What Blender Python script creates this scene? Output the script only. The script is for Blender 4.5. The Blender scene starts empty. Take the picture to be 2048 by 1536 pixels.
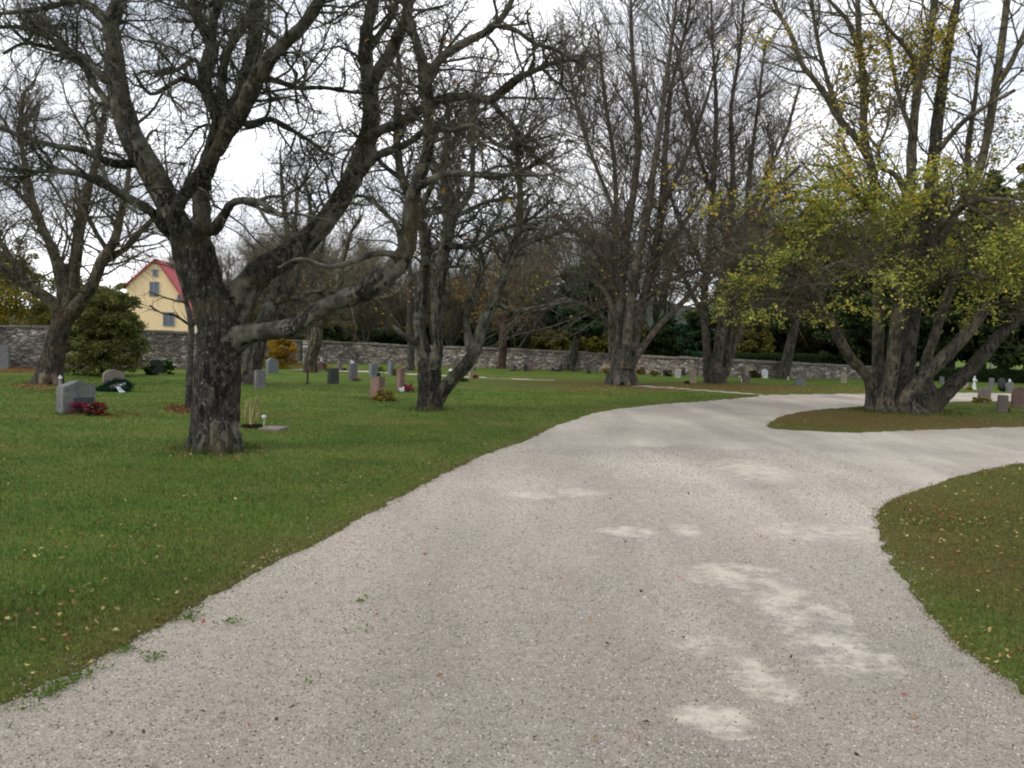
import bpy, bmesh, math, random
import numpy as np
from mathutils import Vector, Matrix, noise
C = bpy.context.scene
COL = C.collection
R = math.radians
# ------------------------------------------------------------------ camera
F = 1650.0; EYE = 1.55; HOR = 672.0; ROLL = R(1.5)
PITCH = math.atan((768-HOR)/F)
FWD = np.array([0, math.cos(PITCH), -math.sin(PITCH)])
UP0 = np.array([0, math.sin(PITCH), math.cos(PITCH)]); RT0 = np.array([1.0, 0, 0])
RT = RT0*math.cos(ROLL)+UP0*math.sin(ROLL); UP = UP0*math.cos(ROLL)-RT0*math.sin(ROLL)
EYEP = np.array([0, 0, EYE])
cam_data = bpy.data.cameras.new('camera'); cam = bpy.data.objects.new('camera', cam_data); COL.objects.link(cam)
cam_data.sensor_width = 36; cam_data.lens = F/2048*36; cam_data.clip_end = 3000; cam_data.clip_start = 0.05
M = Matrix(((RT[0], UP[0], -FWD[0], 0), (RT[1], UP[1], -FWD[1], 0), (RT[2], UP[2], -FWD[2], EYE), (0, 0, 0, 1)))
cam.matrix_world = M
C.camera = cam
# ------------------------------------------------------------------ world, sun, exposure
SUN_AZ = math.atan2(-0.86, -0.5)      # direction towards the sun seen from above: left and a little behind the camera
SUN_EL = R(34)
W = bpy.data.worlds.new('World'); C.world = W; W.use_nodes = True
nt = W.node_tree; nt.nodes.clear()
def N(nt, t, **k):
    n = nt.nodes.new(t)
    for a, b in k.items(): setattr(n, a, b)
    return n
sky = N(nt, 'ShaderNodeTexSky', sky_type='NISHITA'); sky.sun_disc = False; sky.sun_elevation = SUN_EL; sky.sun_rotation = SUN_AZ
tc = N(nt, 'ShaderNodeTexCoord'); mp = N(nt, 'ShaderNodeMapping'); mp.inputs['Scale'].default_value = (1.0, 1.0, 2.6)
nz = N(nt, 'ShaderNodeTexNoise'); nz.inputs['Scale'].default_value = 2.3; nz.inputs['Detail'].default_value = 7; nz.inputs['Roughness'].default_value = .55
rp = N(nt, 'ShaderNodeValToRGB'); rp.color_ramp.elements[0].position = .36; rp.color_ramp.elements[1].position = .56
rp.color_ramp.elements[0].color = (.42, .42, .42, 1)
bg1 = N(nt, 'ShaderNodeBackground'); bg1.inputs[1].default_value = .13
bg2 = N(nt, 'ShaderNodeBackground'); bg2.inputs[0].default_value = (.95, .95, 1.0, 1); bg2.inputs[1].default_value = 1.35
mx = N(nt, 'ShaderNodeMixShader'); out = N(nt, 'ShaderNodeOutputWorld')
L = nt.links.new
nz2 = N(nt, 'ShaderNodeTexNoise'); nz2.inputs['Scale'].default_value = 3.4; nz2.inputs['Detail'].default_value = 8; nz2.inputs['Roughness'].default_value = .6; nz2.inputs['Distortion'].default_value = .4
rp2 = N(nt, 'ShaderNodeValToRGB'); e2_ = rp2.color_ramp.elements; e2_[0].position = .40; e2_[0].color = (.78, .80, .88, 1); e2_[1].position = .56; e2_[1].color = (1.3, 1.3, 1.34, 1)
L(mp.outputs[0], nz2.inputs[0]); L(nz2.outputs[0], rp2.inputs[0]); L(rp2.outputs[0], bg2.inputs[0])
L(tc.outputs['Generated'], mp.inputs[0]); L(mp.outputs[0], nz.inputs[0]); L(nz.outputs[0], rp.inputs[0])
L(sky.outputs[0], bg1.inputs[0]); L(rp.outputs[0], mx.inputs[0]); L(bg1.outputs[0], mx.inputs[1]); L(bg2.outputs[0], mx.inputs[2]); L(mx.outputs[0], out.inputs[0])
sl = bpy.data.lights.new('sun', 'SUN'); sl.energy = 1.5; sl.angle = R(14); sl.color = (1, .94, .85)
so = bpy.data.objects.new('sun', sl); COL.objects.link(so)
sdir = Vector((math.sin(SUN_AZ)*math.cos(SUN_EL), math.cos(SUN_AZ)*math.cos(SUN_EL), math.sin(SUN_EL)))
so.rotation_euler = sdir.to_track_quat('Z', 'Y').to_euler()
vs = C.view_settings; vs.view_transform = 'Standard'; vs.look = 'None'; vs.gamma = 1; vs.exposure = 0.0
C.cycles.max_bounces = 5; C.cycles.diffuse_bounces = 3; C.cycles.transparent_max_bounces = 8
C.cycles.filter_width = 2.0
C.cycles.use_denoising = True

# ------------------------------------------------------------------ pixel <-> world helpers
def ray(px, py):
    v = FWD + RT*((px-1024)/F) + UP*((768-py)/F); return v
def G(px, py, z=0.0):
    v = ray(px, py); return EYEP + v*((z-EYE)/v[2])
def P(px, py, d):
    v = ray(px, py); return EYEP + v*(d/v[1])
def horizon(px): return HOR + (px-1024)*math.tan(ROLL)

rng = np.random.default_rng(7)
def nrm(v): return v/np.maximum(np.linalg.norm(v, axis=-1, keepdims=True), 1e-9)
def wnoise(p, s, seed=0.0):
    return noise.noise(Vector((p[0]*s+seed, p[1]*s, p[2]*s)))

# ------------------------------------------------------------------ materials
def mat(name):
    m = bpy.data.materials.new(name); m.use_nodes = True; m.node_tree.nodes.clear(); nt = m.node_tree
    o = N(nt, 'ShaderNodeOutputMaterial'); b = N(nt, 'ShaderNodeBsdfPrincipled'); nt.links.new(b.outputs[0], o.inputs[0])
    b.inputs['Roughness'].default_value = .9; b.inputs['Specular IOR Level'].default_value = .2
    return m, nt, b, o
def ramp(nt, src, stops):
    r = N(nt, 'ShaderNodeValToRGB'); e = r.color_ramp.elements
    while len(e) < len(stops): e.new(.5)
    for i, (p, c) in enumerate(stops): e[i].position = p; e[i].color = tuple(c)+(1,) if len(c) == 3 else c
    nt.links.new(src, r.inputs[0]); return r.outputs[0]
def tnoise(nt, vec, scale, detail=4, rough=.6, dist=0):
    n = N(nt, 'ShaderNodeTexNoise'); n.inputs['Scale'].default_value = scale; n.inputs['Detail'].default_value = detail
    n.inputs['Roughness'].default_value = rough; n.inputs['Distortion'].default_value = dist
    if vec is not None: nt.links.new(vec, n.inputs['Vector'])
    return n.outputs['Fac']
def mapped(nt, which='Object', scale=(1, 1, 1)):
    t = N(nt, 'ShaderNodeTexCoord'); m = N(nt, 'ShaderNodeMapping'); m.inputs['Scale'].default_value = scale
    nt.links.new(t.outputs[which], m.inputs[0]); return m.outputs[0]
def mixc(nt, f, a, b, mode='MIX'):
    m = N(nt, 'ShaderNodeMix', data_type='RGBA', blend_type=mode)
    for i, x in ((0, f), (6, a), (7, b)):
        if isinstance(x, (int, float)): m.inputs[i].default_value = x
        elif isinstance(x, tuple): m.inputs[i].default_value = x+(1,) if len(x) == 3 else x
        else: nt.links.new(x, m.inputs[i])
    return m.outputs[2]
def bump(nt, b, h, strength=.5, dist=.02):
    n = N(nt, 'ShaderNodeBump'); n.inputs['Strength'].default_value = strength; n.inputs['Distance'].default_value = dist
    nt.links.new(h, n.inputs['Height']); nt.links.new(n.outputs[0], b.inputs['Normal'])
def math2(nt, op, a, b):
    m = N(nt, 'ShaderNodeMath', operation=op)
    for i, x in ((0, a), (1, b)):
        if isinstance(x, (int, float)): m.inputs[i].default_value = x
        else: nt.links.new(x, m.inputs[i])
    return m.outputs[0]

def bark(name, dark, mid, lich, amt=.5, scale=1.0, moss=None):
    m, nt, b, o = mat(name)
    v = mapped(nt, 'Object', (14*scale, 14*scale, 4.5*scale)); v2 = mapped(nt)
    n1 = tnoise(nt, v, 1.0, 6, .65, .6); n2 = tnoise(nt, mapped(nt, 'Object', (15*scale, 15*scale, 10*scale)), 1.0, 6, .78, .3); n3 = tnoise(nt, v2, 1.3, 3, .5)
    vo = N(nt, 'ShaderNodeTexVoronoi', feature='DISTANCE_TO_EDGE'); vo.inputs['Scale'].default_value = 1.3; nt.links.new(v, vo.inputs['Vector'])
    base = ramp(nt, n1, [(.36, dark), (.62, mid)])
    crack = ramp(nt, math2(nt, 'ADD', vo.outputs[0], math2(nt, 'MULTIPLY', math2(nt, 'SUBTRACT', n1, .45), .5)), [(0, (.25, .25, .25)), (.12, (1, 1, 1))])
    base = mixc(nt, crack, tuple(c*.55 for c in dark), base)
    f = ramp(nt, n2, [(.62-.10*amt, (0, 0, 0)), (.70-.10*amt, (1, 1, 1))])
    base = mixc(nt, math2(nt, 'MULTIPLY', f, .85), base, lich)
    n6 = tnoise(nt, mapped(nt, 'Object', (22*scale, 22*scale, 14*scale)), 1.0, 4, .7)
    base = mixc(nt, math2(nt, 'MULTIPLY', ramp(nt, n6, [(.60, (0, 0, 0)), (.66, (1, 1, 1))]), .8*amt), base, tuple(min(1, c*1.5) for c in lich))
    if moss: base = mixc(nt, ramp(nt, n3, [(.52, (0, 0, 0)), (.68, (.8, .8, .8))]), base, moss)
    nt.links.new(base, b.inputs['Base Color'])
    h = math2(nt, 'ADD', n1, math2(nt, 'MULTIPLY', crack, .6))
    bump(nt, b, h, 1.0, .045*min(1, 1/scale))
    return m
BARK_A = bark('gnarled_bark', (.011, .0095, .008), (.048, .043, .035), (.20, .21, .18), .5, 1.0, (.075, .06, .028))
BARK_L = bark('mossy_bark', (.024, .020, .016), (.080, .068, .052), (.13, .13, .11), .3, 1.0, (.11, .065, .028))
BARK_G = bark('grey_bark', (.025, .023, .018), (.095, .089, .073), (.17, .17, .145), .38, .8, (.07, .064, .036))
BARK_B = bark('brown_bark', (.028, .02, .015), (.105, .075, .05), (.13, .12, .10), .2, .8)
def twigmat(name, a, c):
    m, nt, b, o = mat(name); n = tnoise(nt, mapped(nt), 6, 4)
    nt.links.new(ramp(nt, n, [(.38, a), (.62, c)]), b.inputs['Base Color']); return m
TWIG_A = twigmat('lichened_twig', (.028, .026, .02), (.11, .108, .082))
TWIG_P = twigmat('reddish_twig', (.050, .043, .034), (.14, .12, .094))
TWIG_G = twigmat('olive_twig', (.045, .04, .027), (.13, .115, .078))
TWIG_F = twigmat('pale_far_twig', (.08, .07, .05), (.18, .155, .11))
def leafmat(name, transl=.35, rough=.7):
    m = bpy.data.materials.new(name); m.use_nodes = True; nt = m.node_tree; nt.nodes.clear()
    o = N(nt, 'ShaderNodeOutputMaterial'); a = N(nt, 'ShaderNodeAttribute', attribute_name='col')
    d = N(nt, 'ShaderNodeBsdfDiffuse'); t = N(nt, 'ShaderNodeBsdfTranslucent'); x = N(nt, 'ShaderNodeMixShader'); x.inputs[0].default_value = transl
    for s in (d, t): nt.links.new(a.outputs['Color'], s.inputs[0])
    nt.links.new(d.outputs[0], x.inputs[1]); nt.links.new(t.outputs[0], x.inputs[2]); nt.links.new(x.outputs[0], o.inputs[0]); return m
LEAF = leafmat('leaf'); NEEDLE = leafmat('needle', .12); BLADE = leafmat('grass_blade', .3); DRYLEAF = leafmat('dry_leaf', .15)
def stone(name, a, c, scale=30, rough=.8, lich=None):
    m, nt, b, o = mat(name); v = mapped(nt)
    base = ramp(nt, tnoise(nt, v, scale, 5, .75), [(.35, a), (.65, c)])
    big = ramp(nt, tnoise(nt, v, 2.5, 4), [(.35, (.65, .65, .65)), (.7, (1.1, 1.1, 1.1))])
    base = mixc(nt, 1.0, base, big, 'MULTIPLY')
    if lich: base = mixc(nt, ramp(nt, tnoise(nt, v, 7, 5, .7), [(.58, (0, 0, 0)), (.66, (.8, .8, .8))]), base, lich)
    nt.links.new(base, b.inputs['Base Color']); b.inputs['Roughness'].default_value = rough
    bump(nt, b, tnoise(nt, v, 40, 4, .7), .35, .008); return m
ST = dict(
    grey=stone('grey_granite', (.12, .12, .125), (.24, .24, .24), lich=(.2, .21, .15)),
    blue=stone('blue_grey_granite', (.13, .15, .16), (.25, .28, .29)),
    dark=stone('dark_granite', (.03, .034, .032), (.075, .08, .078), rough=.45),
    red=stone('red_granite', (.16, .10, .085), (.29, .195, .165), lich=(.2, .19, .13)),
    brown=stone('brown_sandstone', (.16, .13, .115), (.28, .235, .21), lich=(.16, .16, .12)),
    pale=stone('pale_limestone', (.42, .40, .36), (.62, .6, .55), lich=(.34, .31, .22)),
    white=stone('white_marble', (.6, .62, .62), (.8, .82, .82), rough=.5),
    beige=stone('beige_limestone', (.33, .26, .18), (.5, .42, .31)))
def plain(name, c, rough=.6, metal=0):
    m, nt, b, o = mat(name); n = tnoise(nt, mapped(nt), 9, 4)
    nt.links.new(ramp(nt, n, [(.3, tuple(x*.8 for x in c)), (.7, tuple(min(1, x*1.12) for x in c))]), b.inputs['Base Color'])
    b.inputs['Roughness'].default_value = rough; b.inputs['Metallic'].default_value = metal; return m

# ------------------------------------------------------------------ mesh helpers
def mesh_np(name, V, faces, smooth=True, cols=None):
    """faces: list of (n,k) index arrays"""
    V = np.asarray(V, dtype=np.float32); me = bpy.data.meshes.new(name)
    me.vertices.add(len(V)); me.vertices.foreach_set('co', V.ravel())
    faces = [np.asarray(f, dtype=np.int32) for f in faces if len(f)]
    nl = sum(f.size for f in faces); npoly = sum(len(f) for f in faces)
    me.loops.add(nl); me.polygons.add(npoly)
    me.loops.foreach_set('vertex_index', np.concatenate([f.ravel() for f in faces]))
    tot = np.concatenate([np.full(len(f), f.shape[1], dtype=np.int32) for f in faces])
    st = np.concatenate([[0], np.cumsum(tot)[:-1]]).astype(np.int32)
    me.polygons.foreach_set('loop_start', st)
    try: me.polygons.foreach_set('loop_total', tot)
    except Exception: pass
    me.polygons.foreach_set('use_smooth', np.full(npoly, smooth, dtype=bool))
    if cols is not None:
        a = me.color_attributes.new('col', 'FLOAT_COLOR', 'POINT')
        c4 = np.ones((len(V), 4), dtype=np.float32); c4[:, :3] = cols; a.data.foreach_set('color', c4.ravel())
    me.update(calc_edges=True); me.validate(); return me
def link(name, me, m=None, parent=None, loc=None, rz=0):
    o = bpy.data.objects.new(name, me)
    if m is not None and me is not None and not len(me.materials): me.materials.append(m)
    COL.objects.link(o)
    if parent is not None: o.parent = parent
    if loc is not None: o.location = tuple(float(x) for x in loc)
    o.rotation_euler[2] = rz
    return o
def tag(o, label, cat, group=None, kind=None):
    o['label'] = label; o['category'] = cat
    if group: o['group'] = group
    if kind: o['kind'] = kind
    return o
def thing(name, label, cat, loc, rz=0, group=None):
    o = bpy.data.objects.new(name, None); COL.objects.link(o); o.empty_display_size = .2
    o.location = tuple(float(x) for x in loc); o.rotation_euler[2] = rz
    return tag(o, label, cat, group)
def struct(o): o['kind'] = 'structure'; return o
class MB:
    def __init__(s): s.V = []; s.Fs = {}; s.n = 0; s.C = []
    def add(s, V, F, col=None):
        V = np.asarray(V, dtype=float).reshape(-1, 3)
        for f in F:
            f = np.asarray(f)
            if f.size: s.Fs.setdefault(f.shape[1], []).append(f+s.n)
        s.V.append(V); s.n += len(V)
        if col is not None: s.C.append(np.broadcast_to(col, (len(V), 3)))
        return s
    def mesh(s, name, smooth=True, off=None):
        V = np.concatenate(s.V)
        if off is not None: V = V-np.asarray(off)
        return mesh_np(name, V, [np.concatenate(f) for f in s.Fs.values()], smooth, np.concatenate(s.C) if s.C else None)
def tubes(pts, rad, sides=5):
    """pts (n,k,3), rad (n,k)"""
    n, k, _ = pts.shape
    T = np.empty_like(pts); T[:, 1:-1] = pts[:, 2:]-pts[:, :-2]; T[:, 0] = pts[:, 1]-pts[:, 0]; T[:, -1] = pts[:, -1]-pts[:, -2]; T = nrm(T)
    mt = nrm(T.mean(1)); ref = nrm(np.cross(mt, nrm(rng.normal(size=(n, 3)))))[:, None, :]
    U = nrm(ref-(ref*T).sum(-1, keepdims=True)*T); Vv = np.cross(T, U)
    a = np.arange(sides)*2*math.pi/sides
    ring = pts[:, :, None, :]+rad[:, :, None, None]*(np.cos(a)[None, None, :, None]*U[:, :, None, :]+np.sin(a)[None, None, :, None]*Vv[:, :, None, :])
    V = ring.reshape(-1, 3)
    i = np.arange(n)[:, None, None]*k*sides; j = np.arange(k-1)[None, :, None]*sides; q = np.arange(sides)[None, None, :]; q2 = (q+1) % sides
    f = np.stack([i+j+q, i+j+q2, i+j+sides+q2, i+j+sides+q], -1).reshape(-1, 4)
    return V, [f]
def caps(k, sides, last=True):
    return None
def box(mb, c, s, rz=0, col=None):
    x, y, z = [d/2 for d in s]
    V = np.array([[-x, -y, -z], [x, -y, -z], [x, y, -z], [-x, y, -z], [-x, -y, z], [x, -y, z], [x, y, z], [-x, y, z]])
    cr, sr = math.cos(rz), math.sin(rz)
    V = V@np.array([[cr, sr, 0], [-sr, cr, 0], [0, 0, 1]])+np.asarray(c)
    return mb.add(V, [[[0, 3, 2, 1], [4, 5, 6, 7], [0, 1, 5, 4], [1, 2, 6, 5], [2, 3, 7, 6], [3, 0, 4, 7]]], col)
def prism_mesh(name, prof, t, bev=.012, jitter=0):
    """profile in x,z extruded along y by t, bevelled"""
    bm = bmesh.new()
    vs = [bm.verts.new((x, -t/2, z)) for x, z in prof]; f = bm.faces.new(vs)
    r = bmesh.ops.extrude_face_region(bm, geom=[f])
    bmesh.ops.translate(bm, verts=[v for v in r['geom'] if isinstance(v, bmesh.types.BMVert)], vec=(0, t, 0))
    bmesh.ops.recalc_face_normals(bm, faces=bm.faces)
    if bev: bmesh.ops.bevel(bm, geom=[e for e in bm.edges if e.calc_face_angle(0) > .6], offset=bev, segments=2, affect='EDGES')
    if jitter:
        bmesh.ops.triangulate(bm, faces=bm.faces); bmesh.ops.subdivide_edges(bm, edges=bm.edges, cuts=3, use_grid_fill=True)
        for v in bm.verts:
            n_ = noise.noise_vector(v.co*6)*jitter; v.co += n_
    me = bpy.data.meshes.new(name); bm.to_mesh(me); bm.free(); return me
def lathe(prof, n=12):
    prof = np.asarray(prof, float); a = np.arange(n)*2*math.pi/n; k = len(prof)
    V = np.stack([prof[:, 0][:, None]*np.cos(a), prof[:, 0][:, None]*np.sin(a), np.repeat(prof[:, 1][:, None], n, 1)], -1).reshape(-1, 3)
    j = np.arange(k-1)[:, None]*n; q = np.arange(n)[None, :]; q2 = (q+1) % n
    f = np.stack([j+q, j+q2, j+n+q2, j+n+q], -1).reshape(-1, 4)
    return V, [f]
def leaves_at(pos, size, cols, flat=0.0, aspect=.62, r=rng):
    n = len(pos); u = nrm(r.normal(size=(n, 3))); w = r.normal(size=(n, 3)); w[:, 2] += 0
    if flat: u[:, 2] *= (1-flat); u = nrm(u)
    v = np.cross(u, w)
    if flat: v[:, 2] *= (1-flat)
    v = nrm(v-(v*u).sum(-1, keepdims=True)*u)
    s = np.broadcast_to(np.asarray(size), (n,)) * r.uniform(.65, 1.25, n); s = s[:, None]
    nn = np.cross(u, v)*s*.16
    A = pos-u*s*.5; B = pos+v*s*.5*aspect+nn; D = pos-v*s*.5*aspect+nn; E = pos+u*s*.5
    V = np.stack([A, B, E, D], 1).reshape(-1, 3); i = np.arange(n)[:, None]*4
    return V, [np.hstack([i, i+1, i+2, i+3])], np.repeat(cols, 4, axis=0)
def pick(cols, n, j=.18, r=rng):
    cols = np.asarray(cols, float); c = cols[r.integers(0, len(cols), n)]; return np.clip(c*r.uniform(1-j, 1+j, (n, 1)), 0, 1)

# ------------------------------------------------------------------ SETTING: lawn, path
def near_pts(lst): return [tuple(G(x, y)[:2]) for x, y in lst]
left_edge = near_pts([(0, 1425), (100, 1375), (200, 1325), (300, 1262), (400, 1215), (500, 1160), (600, 1108), (700, 1058), (760, 1022), (820, 985), (900, 945), (960, 915), (1040, 889), (1100, 860), (1150, 838), (1220, 820), (1300, 811), (1400, 803), (1480, 797), (1515, 793)])
upper = near_pts([(1524, 789.5), (1620, 788.5), (1740, 788), (1915, 785), (2048, 788)])
up_r = near_pts([(2600, 800)]) ; low_r = near_pts([(2600, 822), (2048, 804)])
island = near_pts([(1897, 803), (1731, 813), (1618, 821), (1559, 832), (1535, 845), (1530, 855), (1550, 859), (1594, 862), (1677, 866), (1796, 863), (2048, 853)])
right_l = near_pts([(2048, 925), (1960, 940), (1880, 963), (1800, 990), (1757, 1012), (1742, 1040), (1752, 1090), (1780, 1150), (1830, 1210), (1900, 1280), (1980, 1345), (2048, 1400)])
polyA = [(-2.35, -6), (-2.2, 1.0)] + left_edge + upper + up_r + low_r + island + [(24, 21), (24, 14.5)] + right_l + [(2.05, 2.2), (1.95, -6)]
strip = near_pts([(582, 737), (764, 743), (879, 751), (1060, 758.3), (1110, 761), (1110, 762), (1060, 760), (879, 753.3), (764, 745.5), (582, 740)])
def sdf_poly(px, py, poly):
    poly = np.asarray(poly); a = poly; b = np.roll(poly, -1, 0); d2 = np.full(px.shape, 1e9); inside = np.zeros(px.shape, bool)
    for (ax, ay), (bx, by) in zip(a, b):
        ex, ey = bx-ax, by-ay; t = np.clip(((px-ax)*ex+(py-ay)*ey)/(ex*ex+ey*ey+1e-12), 0, 1)
        d2 = np.minimum(d2, (px-ax-t*ex)**2+(py-ay-t*ey)**2)
        c = (ay > py) != (by > py)
        with np.errstate(divide='ignore', invalid='ignore'): xi = ax+(py-ay)*ex/(ey if ey else 1e-12)
        inside ^= c & (px < xi)
    d = np.sqrt(d2); return np.where(inside, -d, d)
stripB = near_pts([(1255, 770), (1319, 772.8), (1472, 784), (1530, 789), (1512, 790.5), (1400, 781.5), (1294, 775), (1255, 771.5)])
def smooth_curve(poly, it=1):
    for _ in range(it):
        p = np.asarray(poly); q = np.roll(p, -1, 0); poly = np.stack([p*.75+q*.25, p*.25+q*.75], 1).reshape(-1, 2)
    return poly
polyA_s = smooth_curve(polyA); strip_s = smooth_curve(strip); stripB_s = smooth_curve(stripB)
def sdf(x, y): return np.minimum(np.minimum(sdf_poly(x, y, polyA_s), sdf_poly(x, y, strip_s)), sdf_poly(x, y, stripB_s))
def vnoise2(x, y, s, seed):
    """cheap value noise in numpy"""
    x = x*s+seed*17.3; y = y*s+seed*9.1; xi = np.floor(x).astype(int); yi = np.floor(y).astype(int); fx = x-xi; fy = y-yi
    fx = fx*fx*(3-2*fx); fy = fy*fy*(3-2*fy)
    def h(a, b):
        v = np.sin(a*127.1+b*311.7+seed*74.7)*43758.5453; return v-np.floor(v)
    return (h(xi, yi)*(1-fx)+h(xi+1, yi)*fx)*(1-fy)+(h(xi, yi+1)*(1-fx)+h(xi+1, yi+1)*fx)*fy-.5
def axis(lo, hi, near_lo, near_hi, step, growth):
    a = list(np.arange(near_lo, near_hi, step)); s = step
    x = a[-1]
    while x < hi: s *= growth; x += s; a.append(x)
    s = step; x = a[0]
    while x > lo: s *= growth; x -= s; a.insert(0, x)
    return np.array(a)
XS = axis(-900, 900, -4.5, 6.0, .05, 1.03); YS = axis(-40, 1500, 2.4, 9.0, .05, 1.022)
gx, gy = np.meshgrid(XS, YS); D = sdf(gx.ravel(), gy.ravel()).reshape(gx.shape)
Dn = D + vnoise2(gx, gy, 4.5, 1)*.055 + vnoise2(gx, gy, 14, 2)*.05
st_ = np.clip((Dn+.02)/.10, 0, 1); st_ = st_*st_*(3-2*st_)
und = vnoise2(gx, gy, .25, 3)*.05+vnoise2(gx, gy, 1.1, 4)*.018
Z = -.03+st_*(.055)+np.clip(D/2, 0, 1)*und
def drymap(x, y, d):
    e = np.exp(-np.clip(d, 0, None)/.2)*.6
    rl = np.clip((x-2.0)/1.0, 0, 1)*(y < 12.5)*np.clip((12.5-y)/2, 0, 1)*.58
    c = np.array(G(1250, 772)[:2]); isl = np.exp(-(((x-c[0])/4.2)**2+((y-c[1])/3.2)**2))*.8
    c2 = np.array(G(1430, 770)[:2]); isl2 = np.exp(-(((x-c2[0])/5)**2+((y-c2[1]+1.5)/2.6)**2))*.9
    c3 = np.array(G(1750, 840)[:2]); isl3 = np.exp(-(((x-c3[0])/6)**2+((y-c3[1]+.3)/3.0)**2))*.95
    far = np.clip((x-3)/3, 0, 1)*(y > 19)*(y < 25)*np.exp(-np.clip(d, 0, None)/1.6)*.6
    n = vnoise2(x, y, .8, 5)*.35+vnoise2(x, y, 3, 6)*.2+.2*vnoise2(x, y, .3, 8)
    return np.clip(np.maximum.reduce([e, rl, isl, isl2, isl3, far])+n, 0, 1)
DRY = drymap(gx, gy, D)
ny, nx = gx.shape; idx = np.arange(nx*ny).reshape(ny, nx)
quads = np.stack([idx[:-1, :-1], idx[:-1, 1:], idx[1:, 1:], idx[1:, :-1]], -1).reshape(-1, 4)
me = mesh_np('lawn', np.stack([gx, gy, Z], -1).reshape(-1, 3), [quads])
at = me.attributes.new('dry', 'FLOAT', 'POINT'); at.data.foreach_set('value', DRY.ravel().astype(np.float32))
m, nt, b, o = mat('lawn_turf'); v = mapped(nt)
a = N(nt, 'ShaderNodeAttribute', attribute_name='dry')
n1 = tnoise(nt, v, 1.1, 5, .6); n2 = tnoise(nt, mapped(nt, 'Object', (30, 18, 30)), 1.6, 5, .8); n4 = tnoise(nt, mapped(nt, 'Object', (1, 2.2, 1)), .3, 4, .6)
green = ramp(nt, n1, [(.33, (.055, .110, .017)), (.5, (.083, .148, .024)), (.67, (.130, .166, .036))])
green = mixc(nt, ramp(nt, n4, [(.45, (0, 0, 0)), (.65, (.55, .55, .55))]), green, (.165, .165, .045))
dry = ramp(nt, n2, [(.35, (.08, .056, .022)), (.6, (.15, .108, .042))])
col = mixc(nt, a.outputs['Fac'], green, dry)
sp = ramp(nt, n2, [(.3, (.42, .42, .42)), (.5, (.95, .95, .95)), (.68, (1.45, 1.45, 1.3))])
col = mixc(nt, 1.0, col, sp, 'MULTIPLY'); nt.links.new(col, b.inputs['Base Color']); bump(nt, b, n2, .8, .03)
b.inputs['Specular IOR Level'].default_value = .05
lawn = struct(link('lawn', me, m))
# path
keep = (D < .45); kf = (keep[:-1, :-1] | keep[:-1, 1:] | keep[1:, 1:] | keep[1:, :-1]).ravel()
pq = quads[kf]; used, inv = np.unique(pq, return_inverse=True)
pv = np.stack([gx, gy, vnoise2(gx, gy, .9, 11)*.012+vnoise2(gx, gy, 3.3, 12)*.006], -1).reshape(-1, 3)[used]
me = mesh_np('gravel_path', pv, [inv.reshape(-1, 4)])
m, nt, b, o = mat('pale_gravel'); v = mapped(nt)
vo = N(nt, 'ShaderNodeTexVoronoi'); vo.inputs['Scale'].default_value = 150; nt.links.new(v, vo.inputs['Vector'])
sep = N(nt, 'ShaderNodeSeparateColor'); nt.links.new(vo.outputs['Color'], sep.inputs[0])
grain = ramp(nt, sep.outputs[0], [(0, (.22, .195, .165)), (.2, (.375, .345, .300)), (.6, (.435, .40, .35)), (.93, (.495, .458, .402)), (1, (.64, .59, .52))])
n1 = tnoise(nt, v, .55, 5, .6); n2 = tnoise(nt, v, 55, 4, .8); n3 = tnoise(nt, v, 13, 4, .75)
big = ramp(nt, n1, [(.33, (.84, .82, .81)), (.67, (1.13, 1.13, 1.11))])
lane = tnoise(nt, mapped(nt, 'Object', (1.1, .16, 1)), 1.0, 4, .5, .5)
grain = mixc(nt, 1.0, grain, ramp(nt, lane, [(.35, (.86, .85, .85)), (.65, (1.13, 1.12, 1.10))]), 'MULTIPLY')
col = mixc(nt, 1.0, grain, big, 'MULTIPLY'); col = mixc(nt, 1.0, col, ramp(nt, n3, [(.33, (.84, .83, .82)), (.5, (1, 1, 1)), (.7, (1.08, 1.08, 1.07))]), 'MULTIPLY')
# near-end shade painted into a broad area of the coarser, greyer gravel
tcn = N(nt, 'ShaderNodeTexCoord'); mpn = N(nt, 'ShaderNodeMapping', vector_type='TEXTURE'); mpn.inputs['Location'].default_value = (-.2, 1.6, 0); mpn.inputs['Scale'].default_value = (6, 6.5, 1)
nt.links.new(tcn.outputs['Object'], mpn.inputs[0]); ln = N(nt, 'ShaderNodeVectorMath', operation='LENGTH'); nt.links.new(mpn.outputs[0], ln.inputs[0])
near_shade = math2(nt, 'ADD', math2(nt, 'SUBTRACT', 1.0, ln.outputs['Value']), math2(nt, 'MULTIPLY', math2(nt, 'SUBTRACT', n1, .5), 1.6))
col = mixc(nt, ramp(nt, near_shade, [(0, (0, 0, 0)), (.7, (1, 1, 1))]), col, mixc(nt, 1.0, col, (.62, .615, .60), 'MULTIPLY'))
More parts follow.
